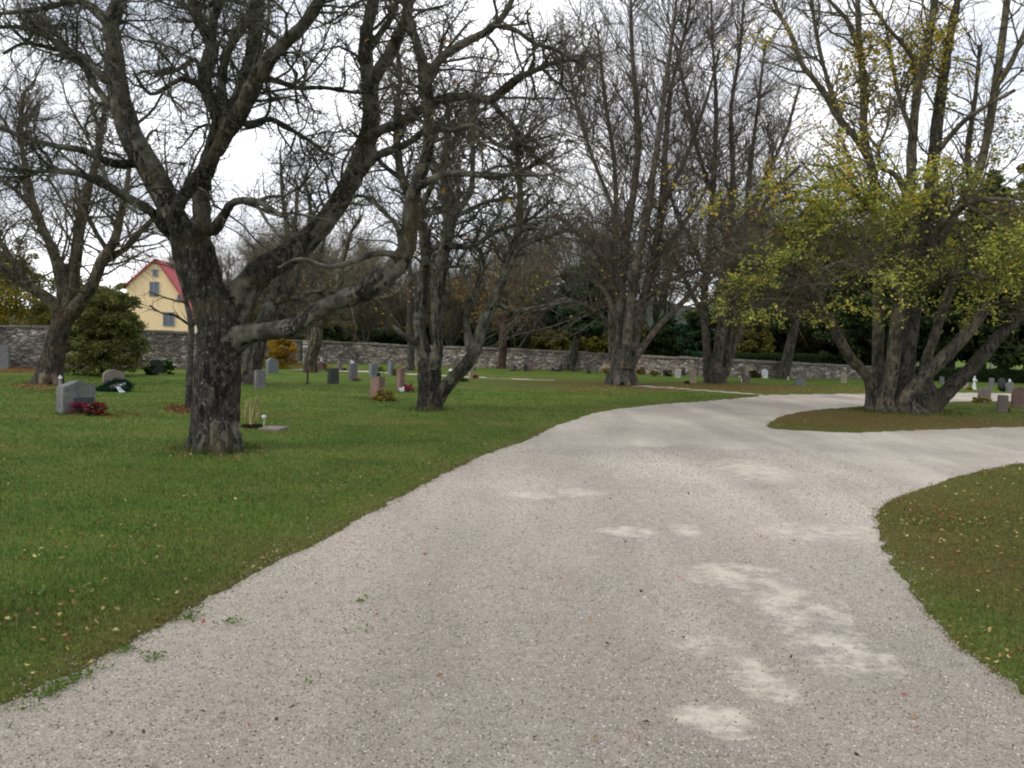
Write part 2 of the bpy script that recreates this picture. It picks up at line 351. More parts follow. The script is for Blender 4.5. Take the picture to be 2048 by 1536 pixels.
# pale dust patches where puddles dried: placed spots
tcn = N(nt, 'ShaderNodeTexCoord')
spots = [(1430, 1440, 110, 40, .9), (1470, 1150, 120, 30, .6), (1580, 1205, 120, 55, .5), (1520, 1350, 70, 60, .5), (1420, 1290, 90, 25, .5), (1680, 1300, 110, 70, .5), (1500, 940, 75, 26, .55), (1060, 990, 60, 8, .6), (1160, 985, 60, 10, .6), (1255, 1062, 70, 12, .7), (1370, 1058, 35, 18, .6), (1290, 885, 60, 10, .5), (1650, 1065, 150, 22, .35)]
acc = None
for (sx, sy, rx, ry, s) in spots:
    c = G(sx, sy); ex = abs(G(sx+rx, sy)[0]-c[0]); ey = abs(G(sx, sy-ry)[1]-G(sx, sy+ry)[1])/2
    mpn = N(nt, 'ShaderNodeMapping', vector_type='TEXTURE'); mpn.inputs['Location'].default_value = (c[0], c[1], 0); mpn.inputs['Scale'].default_value = (ex, ey, 1)
    nt.links.new(tcn.outputs['Object'], mpn.inputs[0]); ln = N(nt, 'ShaderNodeVectorMath', operation='LENGTH'); nt.links.new(mpn.outputs[0], ln.inputs[0])
    q = math2(nt, 'MULTIPLY', math2(nt, 'SUBTRACT', 1.0, ln.outputs['Value']), s*1.3)
    acc = q if acc is None else math2(nt, 'MAXIMUM', acc, q)
n5 = tnoise(nt, v, 6, 6, .75)
pf = math2(nt, 'ADD', acc, math2(nt, 'MULTIPLY', math2(nt, 'SUBTRACT', n5, .5), 4.6))
pf = ramp(nt, pf, [(.0, (0, 0, 0)), (.9, (.8, .8, .8))])
pf = math2(nt, 'MULTIPLY', pf, ramp(nt, acc, [(.0, (0, 0, 0)), (.1, (1, 1, 1))]))
col = mixc(nt, math2(nt, 'MULTIPLY', pf, .8), col, (.60, .545, .455))
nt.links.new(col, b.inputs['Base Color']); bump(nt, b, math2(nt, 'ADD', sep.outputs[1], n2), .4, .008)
b.inputs['Roughness'].default_value = .95; b.inputs['Specular IOR Level'].default_value = .1
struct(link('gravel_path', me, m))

# loose gravel grains in the near part of the path
def pebbles():
    n = 170000; y = 2.4+rng.random(n)**2.1*9.5; x = rng.uniform(-3, 4.5, n)
    ok = (sdf(x, y) < rng.exponential(.07, n)) & (np.abs(x) < y*.68+.4); x, y = x[ok], y[ok]; n = len(x)
    for (sx, sy, rx, ry, sg) in spots:
        c = G(sx, sy); ex = abs(G(sx+rx, sy)[0]-c[0]); ey = abs(G(sx, sy-ry)[1]-G(sx, sy+ry)[1])/2; k_ = (((x-c[0])/ex)**2+((y-c[1])/ey)**2 > .8) | (rng.random(len(x)) < .12); x, y = x[k_], y[k_]
    n = len(x); s = rng.uniform(.0022, .0062, n)*(1+y*.04)
    O = np.array([[1, 0, 0], [0, 1, 0], [-1, 0, 0], [0, -1, 0], [0, 0, .75]])
    a = rng.uniform(0, 6.28, n); ca, sa = np.cos(a), np.sin(a)
    st = rng.uniform(.6, 1.3, (n, 5, 1)); o3 = O[None]*st
    X = o3[:, :, 0]*ca[:, None]-o3[:, :, 1]*sa[:, None]; Y = o3[:, :, 0]*sa[:, None]+o3[:, :, 1]*ca[:, None]
    zb = vnoise2(x, y, .9, 11)*.012+vnoise2(x, y, 3.3, 12)*.006+np.clip(sdf(x, y)/.1, 0, 1)*.024
    V = np.stack([x[:, None]+X*s[:, None], y[:, None]+Y*s[:, None], zb[:, None]+o3[:, :, 2]*s[:, None]], -1).reshape(-1, 3)
    i = np.arange(n)[:, None]*5; f = np.concatenate([np.hstack([i+k, i+(k+1) % 4, i+4]) for k in range(4)])
    c = pick([(.27, .24, .20), (.22, .19, .16), (.34, .305, .255), (.10, .085, .07), (.45, .42, .37), (.27, .22, .18), (.30, .26, .215)], n)
    me = mesh_np('gravel', V, [f], False, np.repeat(c, 5, 0))
    m, nt, b, o = mat('gravel_grain'); a_ = N(nt, 'ShaderNodeAttribute', attribute_name='col'); nt.links.new(a_.outputs['Color'], b.inputs['Base Color'])
    tag(link('gravel', me, m), 'loose pale grey pinkish gravel grains on the near path', 'gravel', kind='stuff')
pebbles()

def hgt(x, y):
    d = sdf(x, y); dn = d+vnoise2(x, y, 4.5, 1)*.055+vnoise2(x, y, 14, 2)*.05
    s = np.clip((dn+.02)/.10, 0, 1); s = s*s*(3-2*s)
    return d, dn, -.03+s*.055+np.clip(d/2, 0, 1)*(vnoise2(x, y, .25, 3)*.05+vnoise2(x, y, 1.1, 4)*.018)
TUFTS = [(*G(430, 903)[:2], .36, 1.6), (*G(858, 823)[:2], .34, 1.6), (*G(1810, 826)[:2], 1.0, 1.4), (*G(150, 831)[:2], .2, 1.0), (*G(752, 801)[:2], .2, 1.0), (*G(95, 770)[:2], .5, 1.5)]
def grass():
    mb = MB()
    n = 430000
    y = 2.8*np.exp(rng.random(n)*math.log(24/2.8)); x = rng.uniform(-1, 1, n)*(y*.66+.3)
    d, dn, z = hgt(x, y); ok = dn > rng.uniform(-.05, .03, n); z = np.maximum(z, 0.0); x, y, z, d = x[ok], y[ok], z[ok], d[ok]; n = len(x)
    dr = drymap(x, y, d)
    h = rng.uniform(.014, .038, n)*(1+.6*np.clip(vnoise2(x, y, 1.7, 21)+.2, 0, 1))*(.7+.3*np.clip(d/.4, 0, 1))*(1-.35*dr); w = rng.uniform(.0025, .0045, n)*(.6+y*.16)
    a = rng.uniform(0, 6.28, n); lean = rng.uniform(.1, .8, n)*h; b2 = rng.uniform(0, 6.28, n)
    lush_shade = np.zeros(n)
    for (tx, ty, tr, tk) in TUFTS:
        q = np.abs(np.hypot(x-tx, y-ty)-tr); e_ = np.exp(-(q/.22)**2); h = h*(1+tk*1.3*e_); lush_shade = np.maximum(lush_shade, e_)
    base = np.stack([x, y, z-.004], -1); wv = np.stack([np.cos(a)*w, np.sin(a)*w, 0*w], -1)
    tip = base+np.stack([np.cos(b2)*lean, np.sin(b2)*lean, h], -1)
    V = np.stack([base-wv*.5, base+wv*.5, tip], 1).reshape(-1, 3); i = np.arange(n)[:, None]*3
    g = pick([(.048, .095, .017), (.070, .125, .023), (.10, .148, .03), (.032, .064, .013), (.15, .165, .055), (.22, .22, .10)], n, .25)
    dc = pick([(.14, .11, .042), (.19, .15, .062), (.085, .06, .025), (.11, .11, .034)], n)
    f = (rng.random(n) < dr)[:, None]; c = np.where(f & (lush_shade[:, None] < .4), dc, g*(1-.3*lush_shade[:, None]))*(.8+.5*(vnoise2(x, y, .9, 22)[:, None]+.5))  # lusher grass round trunks and stones, its colour darkened as contact shading
    me = mesh_np('grass', V, [np.hstack([i, i+1, i+2])], False, np.repeat(c, 3, 0))
    tag(link('grass', me, BLADE), 'short mown autumn grass of the lawns beside the path', 'grass', kind='stuff')
grass()
def litter():
    mb = MB()
    n = 11000; y = 3.0*np.exp(rng.random(n)*math.log(22/3.0)); x = rng.uniform(-1, 1, n)*(y*.66+.3)
    d, dn, z = hgt(x, y); cl = vnoise2(x, y, .7, 31)+vnoise2(x, y, 2.2, 32)*.6
    ok = (dn > .0) & (rng.random(n) < np.clip(.36+cl*1.1, .04, 1)*np.where(x > 2, 1.0, .45)); x, y, z = x[ok], y[ok], z[ok]; n = len(x)
    pos = np.stack([x, y, z+.02], -1)
    c = pick([(.42, .33, .13), (.36, .24, .10), (.5, .43, .2), (.25, .13, .05), (.3, .28, .1), (.22, .1, .045)], n)
    V, F_, cc = leaves_at(pos, .035, c*.85, .5, .6); mb.add(V, F_, cc)
    # on the path: few
    n = 170; y = 3+rng.random(n)**1.4*12; x = rng.uniform(-.62, .62, n)*y
    ok = sdf(x, y) < -.05; x, y = x[ok], y[ok]; pos = np.stack([x, y, 0*x+.018], -1)
    c = pick([(.10, .06, .04), (.32, .09, .06), (.30, .20, .1), (.07, .05, .04), (.06, .045, .035)], len(x)); V, F_, cc = leaves_at(pos, .033, c, .6, .5); mb.add(V, F_, cc)
    # drift of orange leaves along the wall base and under the trees
    for (cx, cy, rx, ry, k, cs) in [(20, 744, 70, 6, 800, 0), (150, 738, 190, 4, 500, 0), (620, 733, 45, 6, 500, 0), (830, 738, 45, 5, 350, 0), (362, 823, 34, 7, 260, 1), (1245, 782, 130, 9, 700, 2), (1440, 775, 130, 8, 700, 2), (1640, 780, 130, 8, 600, 2), (95, 775, 70, 10, 260, 0), (430, 905, 100, 25, 130, 2), (240, 835, 40, 6, 30, 0)]:
        a_ = rng.uniform(0, 6.28, k); r_ = rng.random(k)**.5; px = cx+np.cos(a_)*r_*rx; py = cy+np.sin(a_)*r_*ry
        pp = np.array([G(u, w) for u, w in zip(px, py)]); dd, dn, zz = hgt(pp[:, 0], pp[:, 1]); pp[:, 2] = zz+.02; pp = pp[dd > 0]
        cset = [[(.32, .15, .07), (.26, .12, .06), (.34, .2, .1), (.16, .08, .04)], [(.2, .09, .05), (.16, .08, .04)], [(.26, .15, .07), (.2, .12, .05), (.32, .22, .1)]][cs]
        if len(pp): V, F_, cc = leaves_at(pp, .07 if cs != 2 else .05, pick(cset, len(pp)), .5); mb.add(V, F_, cc)
    tag(link('fallen_leaves', mb.mesh('fallen_leaves', False), DRYLEAF), 'fallen yellow and brown autumn leaves scattered on lawn and path', 'leaves', kind='stuff')
    # weeds in the gravel margin
    mb = MB()
    for (wx, wy, k) in [(95, 1388, 90), (120, 1372, 70), (150, 1362, 40), (310, 1316, 50), (250, 1304, 60), (230, 1300, 30), (730, 1203, 26), (375, 1240, 50), (465, 1247, 35), (385, 1232, 30), (626, 1362, 12), (60, 1420, 16), (728, 1262, 12), (188, 1345, 25), (150, 1358, 22)]:
        c = G(wx, wy); p = c+rng.normal(size=(k, 3))*[.035, .035, .004]; p[:, 2] = np.abs(p[:, 2])+.012
        V, F_, cc = leaves_at(p, .022, pick([(.10, .17, .03), (.07, .13, .02), (.14, .2, .05)], k), .3, .45); mb.add(V, F_, cc)
    tag(link('weeds', mb.mesh('weeds', False), LEAF), 'small green weeds sprouting in the gravel at the path edge', 'weeds', kind='stuff')
    mb = MB()
    n = 70; y = 3.2*np.exp(rng.random(n)*math.log(8/3.2)); x = -2.3-rng.random(n)*y*.35
    for cx, cy in zip(x, y):
        k = 9; p = np.array([cx, cy, .035])+rng.normal(size=(k, 3))*[.04, .04, .006]
        V, F_, cc = leaves_at(p, .034, pick([(.13, .22, .05), (.18, .26, .08), (.09, .17, .03)], k), .5, .7); mb.add(V, F_, cc)
    tag(link('clover', mb.mesh('clover', False), LEAF), 'light green clover leaves in the near left lawn', 'ground cover', kind='stuff')
litter()

# distant hills
def hills():
    xs = np.linspace(-700, 800, 200); V = []; Fc = []
    prof = 13+7*np.sin(xs/170+1)+vnoise2(xs, xs*0, .03, 41)*6+vnoise2(xs, xs*0, .15, 42)*3.0
    ys = np.array([300, 340, 420, 700]); hs = np.array([0, .75, 1.0, .2])
    X = np.repeat(xs[None], 4, 0); Yv = np.repeat(ys[:, None], 200, 1); Zv = prof[None]*hs[:, None]+vnoise2(X, Yv, .12, 43)*1.6*(hs[:, None] > .1)
    idx = np.arange(800).reshape(4, 200); q = np.stack([idx[:-1, :-1], idx[:-1, 1:], idx[1:, 1:], idx[1:, :-1]], -1).reshape(-1, 4)
    me = mesh_np('hills', np.stack([X, Yv, Zv], -1).reshape(-1, 3), [q])
    m, nt, b, o = mat('wooded_hill'); nt.links.new(ramp(nt, tnoise(nt, mapped(nt), .25, 6, .7), [(.35, (.012, .02, .014)), (.65, (.035, .05, .03))]), b.inputs['Base Color'])
    struct(link('hills', me, m))
hills()

# ------------------------------------------------------------------ stone wall (parts: coping)
def stone_wall(name, label, pts, coping_pale=True, thick=.45):
    """pts: (px, base_py, top_py)"""
    B = np.array([G(x, b_) for x, b_, t_ in pts]); Tz = np.array([P(x, t_, G(x, b_)[1])[2] for x, b_, t_ in pts])
    seg = np.linalg.norm(np.diff(B[:, :2], axis=0), axis=1); s = np.concatenate([[0], np.cumsum(seg)]); nS = int(s[-1]/.18)+2; sv = np.linspace(0, s[-1], nS)
    X = np.interp(sv, s, B[:, 0]); Y = np.interp(sv, s, B[:, 1]); H = np.interp(sv, s, Tz)-.07
    tx = np.gradient(X); ty = np.gradient(Y); l = np.hypot(tx, ty); nx_, ny_ = -ty/l, tx/l      # towards far side
    org = np.array([X.mean(), Y.mean(), 0]); th = thing(name, label, 'stone wall', org)
    rows = 14; vr = np.linspace(-.1, 1, rows)
    def sheet(off, sgn):
        zz = vr[:, None]*H[None]; n_ = vnoise2(sv[None]+0*zz, zz, 3.2, 51+off)*.09+vnoise2(sv[None]+0*zz, zz, 9, 52+off)*.05
        xx = X[None]+nx_[None]*(off+n_*sgn); yy = Y[None]+ny_[None]*(off+n_*sgn); return np.stack([xx, yy, zz], -1)
    A = sheet(0, 1); Bk = sheet(thick, -1)
    idx = np.arange(rows*nS).reshape(rows, nS); q = np.stack([idx[:-1, :-1], idx[:-1, 1:], idx[1:, 1:], idx[1:, :-1]], -1).reshape(-1, 4)
    n0 = rows*nS; top = np.stack([idx[-1, :-1], idx[-1, 1:], idx[-1, 1:]+n0, idx[-1, :-1]+n0], -1)
    e1 = np.stack([idx[:-1, 0], idx[1:, 0], idx[1:, 0]+n0, idx[:-1, 0]+n0], -1); e2 = np.stack([idx[:-1, -1], idx[:-1, -1]+n0, idx[1:, -1]+n0, idx[1:, -1]], -1)
    V = np.concatenate([A.reshape(-1, 3), Bk.reshape(-1, 3)])-org
    me = mesh_np('masonry', V, [np.concatenate([q, q[:, ::-1]+n0, top, e1, e2])], False)
    uv = me.attributes.new('wc', 'FLOAT_VECTOR', 'POINT'); w = np.stack([np.tile(sv, rows*2), np.tile((vr[:, None]*H[None]).ravel(), 2), np.zeros(n0*2)], -1).astype(np.float32); uv.data.foreach_set('vector', w.ravel())
    link('masonry', me, WALLM, th)
    # coping slabs, individually irregular but one part
    mb = MB(); k = 0; p = 0.0
    while p < s[-1]-.2:
        ln = rng.uniform(.45, .8); q_ = min(p+ln, s[-1]); c = (p+q_)/2; cx, cy, hh = np.interp(c, sv, X), np.interp(c, sv, Y), np.interp(c, sv, H)
        i = min(int(c/s[-1]*(nS-1)), nS-2); an = math.atan2(ty[i], tx[i]); t_ = rng.uniform(.06, .1)
        box(mb, (cx+nx_[i]*(thick/2)-org[0], cy+ny_[i]*(thick/2)-org[1], hh+t_/2-.004+rng.uniform(-.012, .012)), (q_-p-.015, thick+.12+rng.uniform(-.04, .04), t_), an+rng.uniform(-.03, .03)); p = q_
    link('coping', mb.mesh('coping', False), COPEM, th); return th
m, nt, b, o = mat('rubble_masonry'); WALLM = m
a = N(nt, 'ShaderNodeAttribute', attribute_name='wc'); mpv = N(nt, 'ShaderNodeMapping'); mpv.inputs['Scale'].default_value = (5.0, 13, 1); nt.links.new(a.outputs['Vector'], mpv.inputs[0])
nn = N(nt, 'ShaderNodeTexNoise'); nn.inputs['Scale'].default_value = 1.2; nt.links.new(mpv.outputs[0], nn.inputs['Vector'])
ad = N(nt, 'ShaderNodeVectorMath', operation='MULTIPLY_ADD'); ad.inputs[1].default_value = (.7, .7, 0); nt.links.new(nn.outputs['Color'], ad.inputs[0]); nt.links.new(mpv.outputs[0], ad.inputs[2])
vc = N(nt, 'ShaderNodeTexVoronoi'); vc.inputs['Scale'].default_value = 1; nt.links.new(ad.outputs[0], vc.inputs['Vector'])
ve = N(nt, 'ShaderNodeTexVoronoi', feature='DISTANCE_TO_EDGE'); ve.inputs['Scale'].default_value = 1; nt.links.new(ad.outputs[0], ve.inputs['Vector'])
se = N(nt, 'ShaderNodeSeparateColor'); nt.links.new(vc.outputs['Color'], se.inputs[0])
sc_ = ramp(nt, se.outputs[0], [(0, (.18, .158, .15)), (.3, (.27, .242, .225)), (.6, (.335, .305, .275)), (.85, (.41, .38, .34)), (.97, (.58, .56, .52))])
sc_ = mixc(nt, ramp(nt, ve.outputs[0], [(.0, (0, 0, 0)), (.11, (1, 1, 1))]), (.075, .062, .054), sc_)
sc_ = mixc(nt, 1.0, sc_, ramp(nt, tnoise(nt, mapped(nt), 1.2, 5, .7), [(.3, (.62, .6, .6)), (.7, (1.2, 1.18, 1.12))]), 'MULTIPLY')
nt.links.new(sc_, b.inputs['Base Color']); bump(nt, b, ramp(nt, ve.outputs[0], [(0, (0, 0, 0)), (.2, (1, 1, 1))]), .8, .04)
COPEM = stone('coping_stone', (.14, .12, .11), (.30, .27, .24), 12)
stone_wall('stone_wall', 'tall rubble stone wall at the left edge, behind the big green shrub', [(-260, 741, 640), (0, 738, 649), (285, 740, 659), (380, 738, 665), (480, 734, 672), (600, 729, 681)])
stone_wall('stone_wall', 'long rubble stone wall with pale coping crossing the middle background', [(615, 729, 681), (700, 728.5, 684), (817, 731, 690), (990, 736.6, 696), (1101, 741, 700), (1212, 744, 707), (1300, 749, 712), (1396, 753, 715)])
stone_wall('stone_wall', 'low dark stone wall on the right, behind and under the clipped dark hedge', [(1400, 754, 716), (1470, 756, 719), (1560, 757, 724), (1700, 758, 730), (1800, 761, 737), (2150, 768, 743)])

# ------------------------------------------------------------------ trees
def catmull(pts, sub):
    pts = np.asarray(pts, float); n = len(pts)
    if n < 3: sub = max(sub, 2)
    e = np.vstack([2*pts[0]-pts[1], pts, 2*pts[-1]-pts[-2]]); outp = []
    for i in range(n-1):
        p0, p1, p2, p3 = e[i:i+4]
        for t in np.arange(sub)/sub: outp.append(.5*((2*p1)+(-p0+p2)*t+(2*p0-5*p1+4*p2-p3)*t*t+(-p0+3*p1-3*p2+p3)*t**3))
    outp.append(pts[-1]); return np.array(outp)
LS = [.93]
def limb(px_pts, depth, sub=4, wig=.0, scale=1.0):
    """[(px,py,halfwidth_px,depth offset)] -> (k,4) world pts + radius"""
    q = []
    for px, py, hw, dy in px_pts:
        hw = hw*LS[0]; d = depth+dy; p = P(px, py, d); q.append((*p, hw*d/F))
    c = catmull(q, sub); c[:, 3] = np.maximum(c[:, 3], .004)*(1+rng.normal(size=len(c))*np.where(c[:, 3] > .13, .018, .06))
    if wig:
        k = len(c); ph = rng.uniform(0, 9); L_ = np.concatenate([[0], np.cumsum(np.linalg.norm(np.diff(c[:, :3], axis=0), axis=1))])
        for a_ in range(3): c[:, a_] += wig*np.sin(L_*5.1+ph+a_*2.1)*np.clip(L_/.5, 0, 1)
    return c
def spawn(paths, n, ang, length, r_frac, K, wander, trop, tmin=.15, zmin=0, zmax=99, rmax_src=.2, lenvar=.45, radabs=None, flat=0, endbias=1.0, droop=0.0, taper=.3):
    """paths: list of (k,4) arrays. children (n,K+1,4)"""
    P0, T0, R0, Tt = [], [], [], []
    for c in paths:
        t = np.linspace(0, 1, len(c)); seg = np.linalg.norm(np.diff(c[:, :3], axis=0), axis=1)
        tm = (t[:-1]+t[1:])/2; tan = nrm(np.diff(c[:, :3], axis=0)); mid = (c[:-1]+c[1:])/2
        w = seg*(tm > tmin)*(mid[:, 2] > zmin)*(mid[:, 2] < zmax)*(mid[:, 3] < rmax_src)*(.3+tm)**endbias
        P0.append(c[:-1]); T0.append(tan); R0.append(c[1:]); Tt.append(np.stack([w, tm], -1))
    P0 = np.concatenate(P0); T0 = np.concatenate(T0); P1 = np.concatenate(R0); Tt = np.concatenate(Tt)
    w = Tt[:, 0]/Tt[:, 0].sum(); ii = rng.choice(len(P0), n, p=w); f = rng.random((n, 1)); st = P0[ii]*(1-f)+P1[ii]*f
    tan = T0[ii]; tt = Tt[ii, 1]
    pr = nrm(np.cross(tan, nrm(rng.normal(size=(n, 3))))); A = np.radians(rng.normal(ang, ang*.22, n))[:, None]
    if flat: pr[:, 2] *= (1-flat); pr = nrm(pr)
    d = nrm(tan*np.cos(A)+pr*np.sin(A)); d[:, 2] += droop; d = nrm(d)
    Ln = length*(1+rng.uniform(-lenvar, lenvar, n))*(1.15-.45*tt); r0 = np.minimum(st[:, 3]*r_frac, radabs if radabs else 9)*rng.uniform(.7, 1.1, n)
    pts = np.empty((n, K+1, 3)); rad = np.empty((n, K+1)); pts[:, 0] = st[:, :3]; rad[:, 0] = r0; p = st[:, :3].copy()
    cv = rng.normal(size=(n, 3))*wander*.35
    for k in range(K):
        d = nrm(d+rng.normal(size=(n, 3))*wander+cv+np.array([0, 0, trop])); p = p+d*(Ln/K)[:, None]; pts[:, k+1] = p; rad[:, k+1] = r0*(1-(1-taper)*(k+1)/K)
    return pts, rad
def aspaths(pts, rad): return [np.hstack([a_, b_[:, None]]) for a_, b_ in zip(pts, rad)]
def remeshed(limbs, voxel, bumpy=.016, ridge=.024, smooth_it=3):
    mb = MB()
    for c in limbs:
        V, F_ = tubes(c[None, :, :3], c[None, :, 3], 12); k = len(c)
        F_ = [F_[0]]; mb.add(V, F_+[np.array([list(range(11, -1, -1))]), np.array([[(k-1)*12+i for i in range(12)]])])
    me = mb.mesh('tmp', False); o = bpy.data.objects.new('tmp', me); COL.objects.link(o)
    md = o.modifiers.new('r', 'REMESH'); md.mode = 'VOXEL'; md.voxel_size = voxel; md.use_smooth_shade = True
    ms = o.modifiers.new('s', 'SMOOTH'); ms.iterations = smooth_it; ms.factor = .5
    dg = bpy.context.evaluated_depsgraph_get(); nm = bpy.data.meshes.new_from_object(o.evaluated_get(dg))
    bpy.data.objects.remove(o); n = len(nm.vertices)
    co = np.empty(n*3, np.float32); nm.vertices.foreach_get('co', co); co = co.reshape(-1, 3); no = np.empty(n*3, np.float32); nm.vertices.foreach_get('normal', no); no = no.reshape(-1, 3)
    dsp = np.empty(n)
    for i in range(n):
        x, y, z = co[i]; dsp[i] = noise.noise((x*3.1, y*3.1, z*1.6))*bumpy*1.5+noise.noise((x*9, y*9, z*5))*bumpy+(.5-abs(noise.noise((x*17, y*17, z*4.5))))*ridge
    co += no*(dsp[:, None]-ridge*.42); nm.vertices.foreach_set('co', co.ravel()); nm.update(); return nm
def offset_mesh(me, off):
    me.transform(Matrix.Translation(-Vector([float(v) for v in off]))); return me
def build_tree(label, base, limbs, levels, bmat, tmat, voxel=None, thick=.035, name='tree', group=None, leafspec=None, twigs_sides=(6, 4, 3, 3), ret=False, crown='crown', cat='tree'):
    base = np.array([base[0], base[1], 0.0]); th = thing(name, label, cat, base, 0, group)
    mb = MB(); cb = MB(); big = []
    for c in limbs:
        if voxel and c[:, 3].max() > thick: big.append(c)
        if not (voxel and c[:, 3].min() > thick*1.6):
            V, F_ = tubes(c[None, :, :3], c[None, :, 3], 8); (mb if not voxel else cb).add(V, F_)
    if voxel:
        me = remeshed(big, voxel); offset_mesh(me, base); me.name = 'trunk'
    else: me = mb.mesh('trunk', True, base)
    link('trunk', me, bmat, th)
    paths = [c for c in limbs]; allp = [paths]; tips = None
    for li, lv in enumerate(levels):
        lv = dict(lv); src = sum((allp[i] for i in lv.pop('src', [len(allp)-1])), [])
        pts, rad = spawn(src, **lv); V, F_ = tubes(pts, rad, twigs_sides[min(li, 3)]); cb.add(V, F_); allp.append(aspaths(pts, rad)); tips = pts
    link(crown, cb.mesh(crown, True, base), tmat, th)
    if leafspec:
        for ls in leafspec:
            src = np.concatenate([np.array(x)[:, :, :3].reshape(-1, 3) for x in (allp[ls.get('lev', 2):] if 'levs' not in ls else [allp[q_] for q_ in ls['levs']])])
            k = ls['filter'](src); src = src[k]
            if not len(src): continue
            ii = rng.integers(0, len(src), ls['n']); pos = src[ii]+rng.normal(size=(ls['n'], 3))*ls.get('spread', .05)
            V, F_, cc = leaves_at(pos, ls['size'], pick(ls['cols'], ls['n'], .25), ls.get('flat', .2)); fb = MB(); fb.add(V, F_, cc)
            link('foliage', fb.mesh('foliage', False, base), ls.get('mat', LEAF), th)
    return th
Lm = limb
# ---- T1 the big gnarled tree
D1 = G(430, 903)[1]
def T1():
    d = D1; w = .02
    trunk = Lm([(432, 925, 66, .05), (430, 895, 56, .05), (431, 850, 51, 0), (434, 780, 49, 0), (438, 710, 48, 0), (438, 655, 47, 0), (420, 600, 40, 0), (402, 550, 42, 0), (388, 505, 43, 0), (376, 465, 40, 0)], d)
    roots = [Lm([(435+sx*20, 850, 26, dy*.6), (432+sx*42, 895, 22, dy), (430+sx*56, 922, 12, dy*1.2), (430+sx*66, 940, 5, dy*1.3)], d, 3) for sx, dy in ((-1, .05), (-.55, -.25), (.25, -.3), (.85, -.1), (.4, .3), (-.6, .35))]
    L1 = Lm([(378, 500, 34, 0), (352, 440, 27, .1), (325, 385, 26, .25), (296, 330, 26, .4), (263, 275, 25, .5), (244, 215, 23, .6), (233, 160, 21, .65), (229, 100, 19, .7), (222, 50, 17, .7), (237, 5, 15, .7), (262, -60, 13, .7), (270, -150, 8, .6)], d)
    L1b = Lm([(223, 55, 12, .7), (190, 22, 10, .75), (150, 3, 7, .9), (90, 12, 5, 1.0), (20, 30, 4, 1.1), (-60, 20, 3, 1.1)], d, 4, w)
    La = Lm([(356, 480, 15, 0), (325, 448, 13, -.1), (297, 417, 11, -.3), (250, 394, 9, -.6), (205, 370, 8, -.8), (154, 347, 7, -1), (102, 338, 6, -1.1), (50, 340, 4, -1.2), (-10, 338, 3, -1.3)], d, 4, w)
    Lb = Lm([(292, 325, 11, .4), (265, 326, 10, .4), (220, 325, 8, .2), (170, 305, 7, 0), (118, 294, 6, -.2), (50, 270, 5, -.4), (-20, 250, 4, -.5)], d, 4, w)
    Lc = Lm([(230, 170, 10, .6), (200, 150, 8, .8), (165, 110, 7, 1.0), (130, 98, 7, 1.1), (88, 72, 6, 1.2), (27, 50, 4, 1.3), (-40, 60, 3, 1.3)], d, 4, w)
    Ld = Lm([(250, 250, 8, .5), (190, 170, 7, 1.0), (150, 115, 6, 1.3), (60, 85, 4, 1.5), (10, 110, 3, 1.6)], d, 4, w)
    C1 = Lm([(372, 480, 22, -.15), (350, 450, 17, -.25), (356, 415, 15, -.35), (376, 380, 15, -.4), (408, 340, 15, -.4), (436, 300, 15, -.35), (452, 262, 17, -.3), (462, 225, 18, -.3)], d)
    C2 = Lm([(398, 480, 24, .1), (404, 430, 20, .1), (402, 380, 19, .1), (415, 330, 18, .05), (432, 285, 19, 0), (438, 240, 18, 0), (420, 200, 14, 0), (408, 165, 13, .05), (415, 125, 14, .1), (424, 92, 14, .1), (405, 55, 12, .15), (390, 20, 11, .2), (378, -30, 10, .2), (360, -120, 6, .2)], d)
    C2b = Lm([(424, 90, 9, .1), (428, 40, 8, 0), (440, 5, 7, -.1), (455, -50, 6, -.1)], d)
    C3 = Lm([(445, 262, 18, -.1), (470, 215, 17, .1), (490, 165, 16, .25), (503, 115, 15, .35), (511, 65, 15, .4), (514, 20, 15, .4), (516, -40, 13, .4), (505, -130, 8, .4)], d)
    C3b = Lm([(450, 225, 12, 0), (443, 185, 11, .0), (450, 120, 10, -.1), (468, 80, 9, -.15), (485, 55, 9, -.15), (510, 28, 8, 0)], d)
    C3c = Lm([(500, 12, 7, .35), (465, 0, 5, .3), (430, 5, 4, .2), (400, 20, 3, .1)], d)
    C4 = Lm([(455, 262, 19, -.3), (484, 215, 17, -.5), (508, 168, 16, -.6), (530, 130, 15, -.7), (560, 96, 14, -.75), (600, 58, 13, -.8), (628, 20, 12, -.8), (650, -30, 10, -.8), (680, -120, 6, -.8)], d)
    Cl = Lm([(400, 455, 12, -.2), (430, 455, 12, -.35), (452, 425, 9, -.5), (472, 405, 8, -.6), (513, 402, 7, -.7), (540, 415, 6, -.8), (562, 432, 4, -.9)], d, 4, w*.5)
    Cm = Lm([(462, 240, 8, -.2), (500, 250, 7, .0), (545, 238, 6, .2), (590, 262, 5, .4), (640, 300, 4, .5)], d, 4, w)
    Cn = Lm([(520, 150, 8, -.6), (560, 165, 6, -.4), (600, 180, 5, -.2), (660, 175, 4, 0), (730, 185, 3, 0)], d, 4, w)
    Co = Lm([(410, 180, 7, 0), (370, 155, 5, -.3), (340, 165, 5, -.4), (300, 190, 4, -.5), (270, 150, 3, -.6)], d, 4, w)
    Cp = Lm([(402, 145, 6, 0), (388, 118, 5, -.1), (350, 140, 4, -.2), (310, 155, 3, -.3)], d, 4, w)
